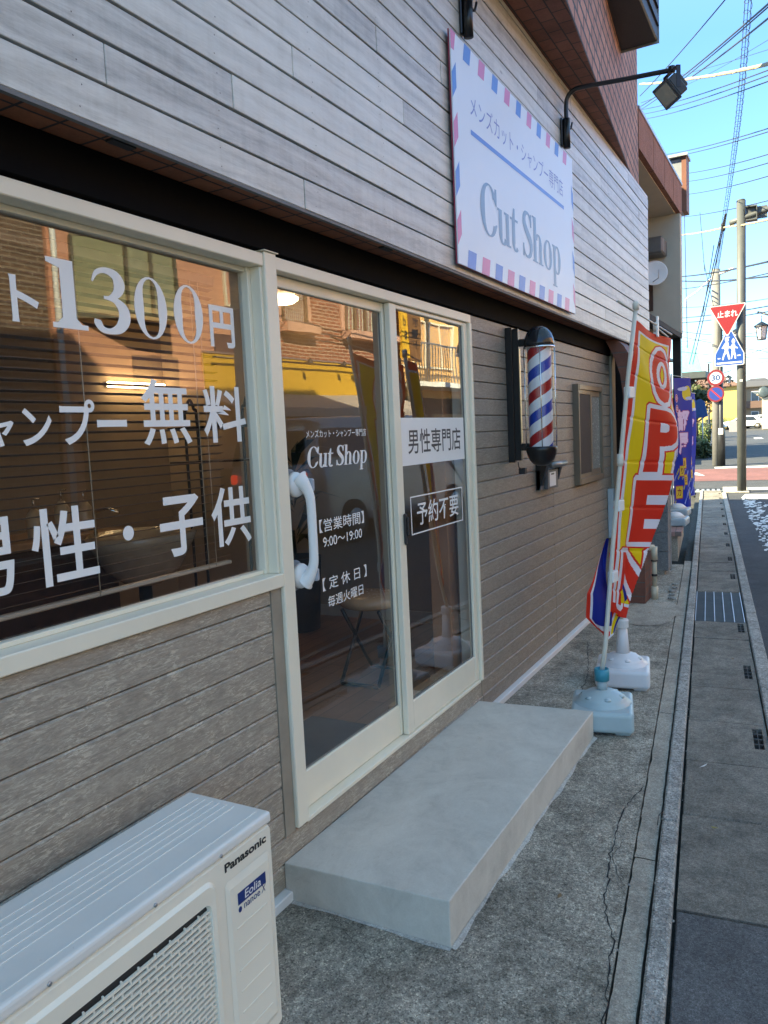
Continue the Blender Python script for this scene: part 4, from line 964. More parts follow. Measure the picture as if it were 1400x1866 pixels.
# litter
mb = MB(); mb.quad((3.47, .415, .001), (3.495, .40, .004), (3.50, .385, .012), (3.48, .395, .006)); tag(mb.build('paper_scrap', M['white'], recalc=False), 'small white paper scrap on a gutter cover', 'litter')
mb = MB()
for k in range(70):
    x = random.uniform(2.0, 7.5); n = random.choice((.003, -.064, .081, -.425)); p = T(x, n+random.gauss(0, .003), .0); r = random.uniform(.002, .006); c = (p.x, p.y, -.004)
    mb.lathe([(0, 0), (r, .001), (r*.7, r), (0, r*1.2)], c, n=5, smooth=False)
tag(mb.build('gutter_grit', M['kerb']), 'loose grit lying in the gutter joints', 'grit', kind='stuff')
mb = MB(); mb.tube([(2.86, .490, .016), (2.93, .497, .020), (2.99, .489, .012), (3.03, .492, .02)], .0016, 5).tube([(2.93, .497, .020), (2.95, .475, .018)], .001, 4); tag(mb.build('dry_twig', M['blackmat']), 'dry dark twig lying along the kerb stones near the concrete step', 'twig')
for k, (x, y, r) in enumerate(((6.85, 1.03, .035), (7.0, 1.05, .03), (7.15, 1.07, .035), (7.32, 1.07, .028), (7.48, 1.09, .03))):
    mb = MB(); mb.lathe([(0, 0), (r, .004), (r*.9, r*.5), (0, r*.6)], (0, 0, 0), n=7, smooth=False); o = mb.build('rubble_stone', M['kerb'], loc=(x, y, 0)); o.rotation_euler = (0, 0, k*1.1)
    tag(o, 'broken pale stone in the short row beside the kerb past the pillar', 'stone', 'broken stones by the kerb')
for k, (x, y, c) in enumerate(((2.30, .70, (.20, .12, .05)), (2.95, .30, (.30, .24, .08)), (5.2, .42, (.24, .15, .07)), (2.5, 1.0, (.10, .08, .05)), (6.3, 1.12, (.22, .13, .05)), (3.3, .12, (.35, .30, .12)))):
    mb = MB(); a = k*1.3; r = .011; pts = [(r*1.6, 0, .004), (r*.6, r*.7, .001), (-r*1.3, 0, .005), (r*.4, -r*.7, .0015)]
    mb.quad(*[(x+p[0]*math.cos(a)-p[1]*math.sin(a), y+p[0]*math.sin(a)+p[1]*math.cos(a), p[2]) for p in pts]); tag(mb.build('fallen_leaf', plain('dry_leaf', c, .7), recalc=False), 'tiny dry leaf lying on the pavement in front of the shop', 'leaf', 'dry leaves on the pavement')
# ================================================================ cream drain pipe, block wall, shelf
dp = thing('drain_pipe', 'cream plastic pipe rising from the ground beside the brick pillar', 'pipe', (6.83, 1.165, 0))
CP = plain('cream_pvc', (.55, .49, .36), .4, var=.1)
MB().tube([(0, 0, 0), (0, 0, .11)], .030, 16).tube([(0, 0, .11), (0, 0, .42)], .021, 16).tube([(0, 0, .34), (0, 0, .455)], .027, 16).tube([(0, .0, .445), (0, .12, .445)], .027, 16).build('pipe_run', CP, dp)
MB().tube([(0, 0, .33), (0, 0, .339)], .029, 16).tube([(0, 0, .20), (0, 0, .22)], .024, 16).build('clamp', M['blackmat'], dp)
bw = thing('block_wall', 'grey concrete block wall end between the pillar and the blue banner', 'wall', (7.95, 1.222, 0))
for k in range(9): bx('block_course', M['block'], bw, 0, .16, 0, .45, .045+k*.193, .045+k*.193+.190, bev=.003)
bx('footing', M['mortar'], bw, .02, .14, .04, .45, -.05, .0448)
bx('edge_post', M['steel'], bw, .161, .175, -.004, .012, .02, 1.8)
# next building
nb = thing('neighbour_building', 'cream walled building with terracotta parapet and recessed balcony beyond the barber shop', 'building')
TC = concrete('terracotta_render', (.23, .095, .06), (.31, .14, .09), 160, .5, .85, .5, .5)
CR = plain('cream_render', (.50, .46, .37), .85, var=.08, scale=3, bump=.25)
mb = MB()
for x0, x1 in ((7.96, 8.75), (8.765, 9.45), (9.465, 10.1), (10.115, 10.78)): mb.box(x0, x1, 1.445, 1.65, 4.13, 4.49)
mb.box(7.96, 10.78, 1.456, 1.65, 4.15, 4.485)
mb.build('parapet', TC, nb)
bx('coping', M['steel'], nb, 7.96, 10.79, 1.435, 1.66, 4.4905, 4.52)
bx('balcony_ceiling', CR, nb, 7.96, 10.75, 1.50, 3.2, 4.12, 4.145)
bx('fin_wall', CR, nb, 10.62, 10.78, 1.447, 3.2, 2.64, 4.119)
bx('rear_wall', CR, nb, 7.96, 10.619, 2.12, 3.2, 2.3, 4.119)
bx('window_louvre', plain('brown_louvre', (.06, .03, .02), .5), nb, 10.60, 10.619, 1.78, 2.0, 2.95, 3.42)
bx('sill_edge', M['dark'], nb, 7.96, 10.78, 1.455, 3.2, 2.58, 2.639)
bx('ground_floor_wall', concrete('stained_concrete', (.13, .12, .10), (.26, .22, .16), 40, .5, .9, .5), nb, 9.0, 10.55, 1.60, 3.2, 0, 2.579)
bx('black_post', M['black'], nb, 10.68, 10.78, 1.46, 1.56, .35, 2.579)
bx('upper_mass', CR, nb, 7.96, 10.78, 3.25, 9, 0, 6.0)
nd = thing('satellite_dish', 'white satellite dish on the cream balcony wall', 'dish', (10.38, 1.73, 3.37))
mb = MB(); mb.lathe([(.0, .0), (.075, .008), (.15, .03), (.165, .038), (.15, .034), (.075, .012), (0, .004)], n=32); d = mb.build('reflector', M['white'], nd, smooth=True); d.rotation_euler = (R(75), 0, R(-75))
MB().tube([(-.05, -.0, -.10), (-.15, -.08, -.08), (-.16, -.09, .02)], .006, 8).build('feed_arm', M['steel'], nd)
MB().tube([(0, 0, 0), (.08, .03, -.06), (.24, .05, -.06)], .012, 8).build('mount', M['steel'], nd)
mb = MB(); mb.box(10.25, 10.61, 1.60, 1.86, 3.60, 3.80, bev=.02); tag(mb.build('vent_hood', plain('grey_hood', (.14, .14, .135), .5, .3)), 'grey vent hood on the cream balcony wall above the dish', 'vent')
ch = thing('roof_box', 'small grey roof box with brown edge above the cream building', 'roof structure', (11.3, 1.47, 4.3))
bx('panel', plain('grey_glaze', (.20, .22, .25), .4), ch, 0, .25, .04, .22, 0, .68); bx('edge_board', plain('brown_edge', (.16, .06, .035), .6), ch, -.02, .25, -.02, .039, 0, .70); bx('cap', M['steel'], ch, -.06, .27, -.04, .25, .7005, .735)
sh = thing('tiled_shelf', 'low pink tiled ledge in front of the building carrying banner bases', 'ledge', (8.75, 1.27, 0), TH)
bx('top', brick('pink_tiles', (.42, .24, .20), (.38, .21, .18), (.2, .15, .13), .2, .2, .006, .5), sh, 0, 2.2, -.06, .33, .28, .33); bx('side', M['mortar'], sh, .05, 2.15, -.02, .30, 0, .2795)
# ================================================================ flags
def water_base(loc, rot, col, cap, label, s=1.0):
    t = thing('flag_base', label, 'flag base', loc, rot, 'water filled flag bases'); m = plain('moulded_plastic_'+cap, col, .35, var=.05, bump=.03); mc = plain('collar_'+cap, lin('#3C8FA3') if cap == 'blue' else (.74, .74, .73), .4)
    w_ = .175*s
    mb = MB(); mb.box(-w_, w_, -w_*.86, w_*.86, .012, .118, bev=.022, seg=4); 
    for a in (-1, 1):
        for b in (-1, 1): mb.box(a*w_*.62-.05, a*w_*.62+.05, b*w_*.55-.04, b*w_*.55+.04, 0, .03, bev=.01)
    o = mb.build('tank', m, t)
    mb = MB(); mb.lathe([(.142*s, .112), (.138*s, .122), (.122*s, .128), (.118*s, .138), (.098*s, .153), (.072*s, .169), (.045, .178), (.04, .180), (0, .180)], n=40); d = mb.build('dome', m, t)
    for k in range(6):
        a = k*math.pi/3+.3; MB().lathe([(.022, 0), (.015, .010), (0, .013)], (.088*s*math.cos(a), .088*s*math.sin(a), .148), n=14).build('boss', m, d)
    if cap == 'blue': MB().tube([(0, 0, .175), (0, 0, .235)], .026, 20).build('socket', m, t); MB().lathe([(0, .226), (.036, .226), (.037, .285), (.030, .287), (.026, .275), (0, .275)], n=28).build('collar', mc, t)
    else: MB().lathe([(0, .17), (.040, .17), (.026, .335), (0, .335)], n=24).build('socket', m, t); MB().lathe([(0, .33), (.035, .33), (.036, .372), (.030, .378), (0, .378)], n=18, smooth=False).build('collar', mc, t)
    return t
water_base((3.83, .915, 0), R(12), (.40, .50, .52), 'blue', 'pale blue square flag base beside the end of the step')
water_base((4.52, .955, 0), R(10), (.72, .72, .73), 'white', 'white square flag base just behind the pale blue one')
CREAM = plain('cream_pole', (.64, .61, .52), .35, var=.04)
def lerp(tab, v):
    ks = [t[0] for t in tab]; return Vector([float(np.interp(v, ks, [t[1][i] for t in tab])) for i in range(3)])
pole1 = [(3.83, .925, .19), (3.88, .905, .40), (3.92, .868, .90), (3.93, .822, 1.35), (3.925, .78, 1.74), (3.92, .738, 2.06)]
RED, YEL, WHT, BLU = lin('#E2311B'), lin('#F5D800'), lin('#ECECF4'), lin('#1B2C93')
def open_print(nx=150, ny=560):
    p = Print(nx, ny, RED); U, V = p.U, p.V
    p.paint(p.rect(.085, .93, .03, .965), WHT)
    yel = p.rect(.13, .885, .04, .955); p.paint(yel, YEL)
    p.paint(yel & (U > 1.18-.62*(1-V)), BLU); p.paint(yel & (U > 1.135-.62*(1-V)) & (U <= 1.18-.62*(1-V)), WHT)
    L = np.zeros((ny, nx), bool)
    for ch, r in (('O', (.46, .90, .695, .93)), ('P', (.44, .93, .45, .665)), ('E', (.36, .86, .235, .425)), ('N', (.22, .80, .03, .20))): L |= p.text(ch, r, .045)
    p.paint(p.grow(L, 12), RED); p.paint(p.grow(L, 9), WHT); p.paint(L, RED)
    inner = p.grow(~p.grow(L, 0), 4) ; 
    return p
Lf = [(0, (3.94, .905, .56)), (.12, (3.94, .893, .76)), (.24, (3.935, .878, .92)), (.4, (3.935, .85, 1.19)), (.55, (3.935, .815, 1.44)), (.75, (3.932, .767, 1.75)), (1, (3.93, .738, 2.005))]
Rf = [(0, (4.05, .835, .50)), (.1, (4.15, .80, .66)), (.3, (4.34, .735, .97)), (.5, (4.50, .664, 1.32)), (.62, (4.56, .650, 1.49)), (.8, (4.585, .664, 1.72)), (1, (4.60, .679, 1.968))]
UM = [(0, .52), (.15, .60), (.3, .72), (.45, .86), (.6, .97), (.75, 1.0), (1, 1.0)]
def flag1(u, v):
    um = float(np.interp(v, [q[0] for q in UM], [q[1] for q in UM])); a = lerp(Lf, v); b = lerp(Rf, v); t = min(u, um)/um; back = 0
    if u > um: t = 1-(u-um)/um*.9; back = .012+.05*(u-um)
    p = a.lerp(b, t); wv = math.sin(t*7+v*3)*.022*t*(1-.2*v)+math.sin(v*9+t*4)*.020*t+math.sin(v*31+t*9)*.0025-.004*math.exp(-(((v*7.3) % 1-.5)**2)*900)
    return (p.x, p.y-wv*.9+back, p.z-.018*math.sin(math.pi*u)*(v**6))
bn = thing('open_banner', 'tall red and yellow OPEN banner on a leaning cream pole in the pale blue base', 'banner')
MB().tube(pole1, [.0125]*2+[.0115]*2+[.0105]*2, 14).build('pole', CREAM, bn)
MB().lathe([(0, -.01), (.015, -.01), (.016, .02), (.010, .03), (0, .03)], (3.92, .738, 2.06), n=16).build('pole_cap', CREAM, bn)
MB().lathe([(0, -.03), (.0155, -.03), (.017, -.012), (.017, .012), (.0155, .03), (0, .03)], (3.93, .826, 1.33), n=16).build('pole_joint', CREAM, bn)
MB().tube([(3.67, .768, 2.065), (3.92, .745, 2.045), (4.61, .677, 1.99)], .0045, 8).build('top_bar', CREAM, bn)
pf = open_print(); pf.sheet('cloth', flag1, M['cloth'], bn)
# the lower tail of the cloth blown back round the pole
pt2 = Print(90, 150, RED); 
TL = [(0, (3.93, .925, .435)), (.25, (3.78, .968, .55)), (.55, (3.76, .972, .68)), (.8, (3.85, .938, .80)), (1, (3.935, .894, .93))]
TR = [(0, (3.955, .905, .41)), (.3, (3.955, .902, .52)), (.7, (3.95, .900, .75)), (1, (3.94, .893, .935))]
U, V = pt2.U, pt2.V
pt2.paint((U > .16) & (V > .10), WHT); pt2.paint((U > .26) & (V > .17), BLU)
pt2.sheet('cloth_tail', lambda u, v: tuple(lerp(TL, v).lerp(lerp(TR, v), u)+Vector((.02*math.sin(u*6+v*5), .012*math.sin(v*7+u*3), 0))), M['cloth'], bn)
pt3 = Print(60, 110, YEL); U, V = pt3.U, pt3.V
pt3.paint(U < .30+.1*V, RED); pt3.paint((U >= .30+.1*V) & (U < .45+.1*V), WHT); pt3.paint((U > .80), BLU); pt3.paint(V < .04, WHT)
UL = [(0, (3.97, .91, .40)), (.5, (3.96, .90, .58)), (1, (3.95, .885, .86))]; UR = [(0, (4.0, .89, .42)), (.5, (4.10, .84, .56)), (1, (4.02, .862, .80))]
pt3.sheet('cloth_tail', lambda u, v: tuple(lerp(UL, v).lerp(lerp(UR, v), u)+Vector((0, .008*math.sin(v*8), 0))), M['cloth'], bn)
for z, dx in ((1.66, .05), (1.10, .045), (.74, .04)):
    q = Vector([np.interp(z, [p[2] for p in pole1], [p[i] for p in pole1]) for i in range(3)])
    MB().box(-.017, .050, -.016, .016, -.028, .028, bev=.004, M=Matrix.Translation((q.x+.012, q.y-.004, z)) @ Matrix.Rotation(R(-10), 4, 'Z')).build('pole_loop', M['white'], bn)
MB().box(4.30, 4.335, .700, .7075, 1.955, 2.06).build('pole_loop', M['white'], bn)
bn2 = thing('rear_banner', 'red edged banner mostly hidden behind the OPEN banner, pole in the white base', 'banner')
pole2 = [(4.52, .965, .36), (4.52, .915, .56), (4.52, .86, 1.0), (4.51, .80, 1.5), (4.50, .742, 2.03)]
MB().tube(pole2, .0115, 14).build('pole', CREAM, bn2); MB().tube([(4.50, .745, 2.03), (4.78, .722, 1.995)], .0045, 8).build('top_bar', CREAM, bn2)
MB().lathe([(0, -.03), (.016, -.03), (.016, .015), (0, .02)], (4.50, .742, 2.035), n=16).build('pole_cap', CREAM, bn2)
pb = Print(80, 300, RED); U, V = pb.U, pb.V; q = pb.rect(.1, .93, .03, .965); pb.paint(q, WHT); q = pb.rect(.14, .885, .04, .955); pb.paint(q, YEL); pb.paint(q & (U > .55+.3*V), BLU)
L2 = [(0, (4.54, .93, .50)), (.5, (4.53, .85, 1.2)), (1, (4.51, .742, 1.99))]; R2 = [(0, (4.56, .915, .62)), (.5, (4.72, .80, 1.25)), (1, (4.72, .725, 1.97))]
pb.sheet('cloth', lambda u, v: tuple(lerp(L2, v).lerp(lerp(R2, v), u)+Vector((0, .01*math.sin(u*6+v*4), 0))), M['cloth'], bn2)
# blue banners of the next shop
def blue_print():
    p = Print(110, 420, lin('#1C36A6')); U, V = p.U, p.V
    p.paint(p.disc(.72, .885, .20, 3.6), lin('#E8CE3A')); 
    for cu, cv, r in ((.50, .915, .12), (.85, .845, .12), (.6, .925, .08)): p.paint(((U-cu)/1.6)**2+((V-cv)*9)**2 < r*r, lin('#C9CCE8'))
    for cv in (.845, .765):
        p.paint(p.disc(.20, cv, .115, 3.6), lin('#E9C9DC')); p.paint(p.disc(.20, cv, .095, 3.6), lin('#C32B49')); p.paint(p.text('の', (.13, .27, cv-.016, cv+.016), .02), WHT)
    for ch, r in (('部', (.22, .82, .60, .755)), ('屋', (.24, .84, .42, .575))):
        m = p.text(ch, r, .03); p.paint(p.grow(m, 4), lin('#9C2D6B')); p.paint(p.grow(m, 2), lin('#E9C3E4')); p.paint(m, lin('#F1D6EE'))
    for ch, u, v in (('あ', .62, .345), ('り', .40, .285), ('ま', .66, .215), ('カ', .28, .12)):
        w_ = .22 if ch != 'カ' else .27; p.paint(p.rect(u-w_*.62, u+w_*.62, v-w_*.20, v+w_*.20), lin('#A8315C')); p.paint(p.rect(u-w_*.55, u+w_*.55, v-w_*.175, v+w_*.175), lin('#EBC63C')); p.paint(p.text(ch, (u-w_*.32, u+w_*.32, v-w_*.11, v+w_*.11), .02), lin('#8E2A3C'))
    for k in range(26):
        a = rng.rand(); b = rng.rand()*.3; m = p.poly([(a, b), (a+.10, b+.045), (a+.12, b+.03), (a+.03, b-.012)]); back = np.abs(p.a-np.array(lin('#1C36A6'))).sum(-1) < .02; p.paint(m & back, lin('#C9C04A') if k % 2 else lin('#8FA0E0'))
    return p
pbx = blue_print()
def blue_banner(A, B, z1, label):
    t = thing('blue_banner', label, 'banner', group='blue banners of the next shop')
    A = Vector(A); B = Vector(B)
    o = pbx.sheet('cloth', lambda u, v: tuple(A.lerp(B, u)+Vector((.03*math.sin(u*5+v*4), .012*math.sin(u*7+v*6), .42+v*(z1-.42)))), M['cloth'], t)
    MB().tube([A+Vector((-.02, .02, .42)), A+Vector((-.02, .02, z1+.05))], .010, 10).build('pole', M['white'], t); MB().tube([A+Vector((0, 0, z1+.03)), B+Vector((.03, 0, z1-.0))], .005, 8).build('top_bar', CREAM, t)
    return t
blue_banner((10.30, 1.50, 0), (10.62, 1.335, 0), 2.06, 'blue banner with yellow moon and pink characters, nearer of the two')
blue_banner((11.9, 1.60, 0), (12.3, 1.49, 0), 1.92, 'blue and white banner directly behind the moon banner')
for x, y, l in ((9.35, 1.36, 'pale base box on the pink ledge, nearer one'), (10.35, 1.47, 'pale base box on the pink ledge below the moon banner')):
    t = thing('ledge_base', l, 'flag base', (x, y, .331), 0, 'base boxes on the pink ledge'); m = plain('pale_aqua_plastic', (.42, .50, .53), .4)
    MB().box(-.17, .17, -.14, .14, 0, .09, bev=.02, seg=2).build('tank', m, t); MB().lathe([(.12, .088), (.06, .14), (.03, .15), (0, .15)], n=24).build('dome', M['white'], t)
# ================================================================ traffic poles and signs
GP = plain('grey_painted_steel', (.085, .09, .088), .55, .2, var=.15, scale=3)
sp = thing('signal_pole', 'tall grey steel pole with a horizontal arm at the junction, stop sign fixed to it', 'pole', (17.73, 1.248, 0))
MB().tube([(0, 0, 0), (0, 0, 5.9)], .088, 24).build('shaft', GP, sp)
MB().lathe([(0, 5.9), (.09, 5.9), (.07, 5.93), (0, 5.94)], n=24).build('cap', GP, sp)
MB().tube([(0, .22, 5.50), (0, -.05, 5.56), (0, -.60, 5.68), (0, -2.8, 5.95)], .055, 16).build('arm', GP, sp)
mb = MB(); mb.box(-.10, .10, -.30, -.09, 5.48, 5.50).box(-.10, .10, -.30, -.09, 5.74, 5.76).box(-.012, .012, -.48, -.09, 5.50, 5.74).box(-.11, .11, -.30, -.285, 5.50, 5.74); mb.build('bracket', GP, sp)
bx('sticker', plain('round_sticker', (.35, .35, .35), .5), sp, -.09, -.087, -.03, .03, 2.28, 2.33)
def sign(name, label, cat, loc, pr, shape, w_, h_, rz, grp=None):
    t = thing(name, label, cat, loc, rz); n = len(shape)
    def fn(u, v): return (-.004, w_*(.5-u), h_*v)
    msk = pr.poly(shape); pr.sheet('sign_face', fn, M['signface'], t, keep=msk, smooth=False)
    mb = MB(); mb.prism([(w_*(.5-u), h_*v) for u, v in shape], lambda a, b, d: (d, a, b), -.003, .012); mb.build('sign_plate', M['steel'], t); return t
WH, SR, SB = lin('#A4A6AC'), lin('#74101A'), lin('#0F3C84')
p = Print(180, 160, WH); tri_ = [(0.02, 1.0), (.98, 1.0), (1.0, .96), (.53, .0), (.47, 0), (0, .96)]
def shrink(ps, k): cx = sum(a for a, b in ps)/len(ps); cy = sum(b for a, b in ps)/len(ps); return [(cx+(a-cx)*k, cy+(b-cy)*k) for a, b in ps]
p.paint(p.poly(shrink(tri_, .93)), SR); p.paint(p.text('止まれ', (.22, .78, .60, .82), .03), WH)
sign('stop_sign', 'red inverted triangle stop sign with white Japanese characters', 'road sign', (17.60, 1.50, 3.235), p, tri_, .70, .625, R(-6))
p = Print(200, 260, WH); pent = [(.49, 1), (.51, 1), (1.0, .30), (1.0, .03), (.97, 0), (.03, 0), (0, .03), (0, .30)]
p.paint(p.poly(shrink(pent, .94)), SB); p.paint(p.rect(.07, .93, .055, .10), WH)
A_ = 1.3
p.paint(p.disc(.42, .66, .065, A_), WH); p.paint(p.disc(.64, .60, .055, A_), WH)
p.paint(p.poly([(.37, .60), (.47, .60), (.49, .50), (.55, .46), (.54, .43), (.47, .46), (.46, .38), (.50, .28), (.53, .16), (.47, .16), (.43, .28), (.40, .34), (.33, .24), (.30, .15), (.25, .17), (.29, .28), (.35, .40), (.32, .46), (.27, .44), (.24, .46), (.31, .54)]), WH)
p.paint(p.poly([(.60, .55), (.68, .55), (.71, .48), (.79, .45), (.78, .42), (.69, .44), (.69, .36), (.72, .26), (.73, .17), (.68, .17), (.65, .28), (.62, .28), (.59, .17), (.55, .17), (.57, .30), (.58, .40), (.55, .45), (.53, .44), (.54, .48)]), WH)
p.paint(p.poly([(.34, .69), (.50, .71), (.52, .735), (.40, .745)]), WH); p.paint(p.poly([(.57, .62), (.71, .61), (.64, .70)]), WH)
p.paint(p.rect(.10, .20, .19, .215), WH); p.paint(p.rect(.76, .88, .23, .26), WH)
sign('crossing_sign', 'blue pedestrian crossing sign with two white walking figures below the stop sign', 'road sign', (17.60, 1.465, 2.62), p, pent, .57, .80, R(-6))
for z, l in ((3.55, 0), (3.0, 0)): pass
MB().tube([(-.12, .24, 3.62), (0, .09, 3.62)], .015, 8).tube([(-.12, .2, 3.0), (0, .09, 3.0)], .015, 8).build('sign_bracket', M['steel'], sp)
up_ = thing('utility_pole', 'grey concrete utility pole beside the black lamp post past the junction', 'pole', (28.4, 2.76, 0))
MB().tube([(0, 0, 0), (0, 0, 6.5)], [.15, .13], 20).build('shaft', plain('pole_concrete', (.17, .165, .15), .85, var=.1), up_)
MB().tube([(0, .06, 5.98), (0, -.1, 6.0)], .03, 8).build('band', M['steel'], up_)
MB().tube(smooth_path([(0, .96, 5.4), (0, .92, 5.66), (0, .6, 5.85), (0, .1, 6.25), (0, -.1, 6.32)], 5), .028, 10).build('lamp_arm', M['white'], up_)
mb = MB(); mb.box(-.08, .08, -.56, -.08, 6.30, 6.36, bev=.02, M=Matrix.Translation((0, -.1, 6.32)) @ Matrix.Rotation(R(-16), 4, 'X') @ Matrix.Translation((0, .1, -6.32))); mb.build('lamp_head', M['white'], up_)
for nm, lb, z, kind in (('speed_limit_sign', 'round white sign with red rim and number 30', 2.93, 30), ('no_parking_sign', 'round blue sign with red rim and slash under the speed limit sign', 2.40, 0)):
    p = Print(120, 120, lin('#641419')); 
    if kind: p.paint(p.disc(.5, .5, .36, 1), lin('#A9A9B2')); p.paint(p.text('30', (.24, .76, .32, .68), .04), lin('#1A3C66'))
    else:
        p.paint(p.disc(.5, .5, .39, 1), lin('#182C74')); p.paint((np.abs((p.U-.5)+(p.V-.5)) < .06) & p.disc(.5, .5, .42, 1), lin('#8E1B22'))
    circ = [(.5+.5*math.cos(R(a)), .5+.5*math.sin(R(a))) for a in range(0, 360, 10)]
    sign(nm, lb, 'road sign', (28.15, 2.76, z-.27), p, circ, .54, .54, R(-5))
BP = plain('black_lamp_post', (.016, .017, .018), .4)
def lantern(t, y, z, x=0.0, s=1.0):
    mb = MB(); mb.lathe([(0, .34), (.04, .33), (.24, .21), (.25, .19), (.0, .19)], (x, y, z), n=6, smooth=False); mb.tube([(x, y, z+.33), (x, y, z+.52)], .012, 8)
    for k in range(6): a = R(60*k+30*0); mb.tube([(x+.19*math.cos(a), y+.19*math.sin(a), z+.19), (x+.13*math.cos(a), y+.13*math.sin(a), z-.20)], .011, 5)
    mb.lathe([(0, -.22), (.14, -.22), (.14, -.19), (0, -.19)], (x, y, z), n=6, smooth=False); la = mb.build('lantern', BP, t)
    g = MB(); g.lathe([(0, -.188), (.115, -.188), (.175, .185), (0, .185)], (x, y, z), n=6, smooth=False); g.build('lantern_glass', plain('milky_glass', (.55, .55, .55), .4), la)
def lamp_post(loc, h, arms, label):
    t = thing('lamp_post', label, 'lamp post', loc, 0, 'black lantern lamp posts')
    MB().tube([(0, 0, 0), (0, 0, 1.1), (0, 0, 1.35), (0, 0, h)], [.13, .13, .075, .06], 14).build('post', BP, t)
    for y in arms:
        MB().tube([(0, 0, 4.45), (0, y*.6, 4.62), (0, y*1.15, 4.80)], .028, 8).build('arm', BP, t); lantern(t, y, 4.15)
    return t
lamp_post((28.3, 2.62, 0), 5.0, (-.47,), 'black lantern post standing right beside the concrete utility pole')
lamp_post((27.0, .55, 0), 5.2, (.78,), 'black lantern post at the right edge whose lantern hangs beside the grey pole')
t = lamp_post((60, 6.35, .18), 5.4, (-1.3,), 'thin far black lantern post left of the yellow house')
bx('notice_plate', M['white'], bpy.data.objects['lamp_post'], -.135, -.131, -.07, .07, 1.05, 1.25)
mr = thing('traffic_mirror', 'grey round traffic mirror at the right edge near the white building', 'mirror', (30, 1.40, 0))
MB().tube([(0, -.2, 0), (0, -.2, 2.9)], .035, 10).build('post', M['steel'], mr)
d = MB(); d.lathe([(0, .03), (.14, .02), (.2, 0), (.2, -.03), (0, -.03)], n=28); d = d.build('mirror_face', plain('mirror_grey', (.05, .07, .08), .35, .2), mr, loc=(0, 0, 2.42)); d.rotation_euler = (0, R(-80), 0)
# ---------------- overhead wires
WIRES = [((14.0, 2.46, 7.0), (9.0, 0.79, 5.73), 0.006), ((22.0, 3.88, 9.84), (9.0, 0.39, 5.61), 0.009), ((22.0, 3.88, 9.76), (9.0, 0.36, 5.6), 0.007), ((22.0, 3.88, 9.9), (18.0, 2.55, 8.51), 0.006), ((18.0, 2.55, 8.51), (9.0, 0.36, 5.48), 0.009), ((17.0, 2.99, 8.34), (14.0, 1.71, 7.03), 0.03), ((14.0, 1.71, 7.03), (10.0, 0.4, 5.41), 0.033), ((24.0, 4.23, 10.48), (11.0, 0.45, 5.76), 0.007), ((24.0, 4.23, 10.35), (11.0, 0.45, 5.7), 0.007), ((24.0, 4.23, 10.21), (11.0, 0.45, 5.63), 0.007), ((26.0, 4.57, 12.01), (14.0, 0.57, 7.21), 0.004), ((26.0, 3.65, 11.57), (14.0, 0.57, 7.36), 0.004), ((26.0, 4.07, 9.75), (14.0, 0.57, 6.04), 0.008), ((26.0, 4.07, 9.65), (14.0, 0.57, 5.99), 0.008), ((26.0, 3.52, 9.08), (14.0, 0.57, 5.65), 0.008), ((26.0, 3.52, 8.84), (14.0, 0.57, 5.52), 0.008), ((26.0, 3.52, 8.46), (14.0, 0.57, 5.32), 0.008), ((26.0, 3.53, 7.8), (16.0, 0.65, 5.43), 0.009), ((26.0, 3.53, 7.26), (20.0, 1.78, 5.95), 0.03), ((20.0, 1.78, 5.95), (15.0, 0.61, 4.86), 0.03), ((30.0, 4.09, 6.71), (18.0, 0.73, 4.72), 0.02), ((30.0, 4.09, 6.56), (18.0, 0.73, 4.42), 0.018), ((30.0, 4.1, 6.27), (20.0, 0.81, 4.81), 0.012), ((34.0, 4.65, 6.17), (22.0, 0.89, 4.52), 0.008), ((34.0, 4.65, 5.75), (24.0, 0.97, 4.59), 0.014), ((34.0, 4.65, 5.56), (24.0, 0.97, 4.44), 0.014), ((36.0, 4.93, 5.44), (24.0, 0.97, 3.75), 0.01), ((36.0, 4.93, 5.23), (26.0, 1.05, 3.49), 0.008), ((40.0, 5.49, 4.92), (30.0, 1.21, 3.57), 0.01), ((60.0, 6.4, 5.69), (40.0, 1.61, 4.8), 0.012), ((60.0, 6.4, 5.23), (40.0, 1.61, 4.18), 0.012), ((60.0, 6.41, 4.53), (45.0, 1.81, 3.54), 0.012), ((60.0, 6.41, 4.14), (45.0, 1.81, 4.04), 0.012), ((40.0, 5.48, 5.39), (30.0, 1.21, 4.53), 0.008), ((70.0, 5.8, 4.91), (50.0, 2.01, 4.7), 0.012), ((50.0, 6.71, 4.88), (40.0, 1.61, 4.56), 0.01), ((20.0, 1.78, 5.94), (30.0, 3.6, 4.02), 0.012), ((20.0, 1.81, 5.94), (30.0, 3.71, 4.03), 0.012), ((24.0, 2.4, 6.27), (26.0, 2.87, 4.99), 0.01), ((26.0, 2.96, 7.73), (26.0, 2.86, 6.3), 0.008), ((26.0, 2.86, 6.3), (26.0, 2.61, 5.04), 0.008), ((20.0, 2.62, 6.26), (20.0, 2.59, 3.71), 0.008)]
wm = plain('cable_black', (.02, .022, .03), .6); wc = plain('cable_cream_cover', (.30, .26, .16), .6)
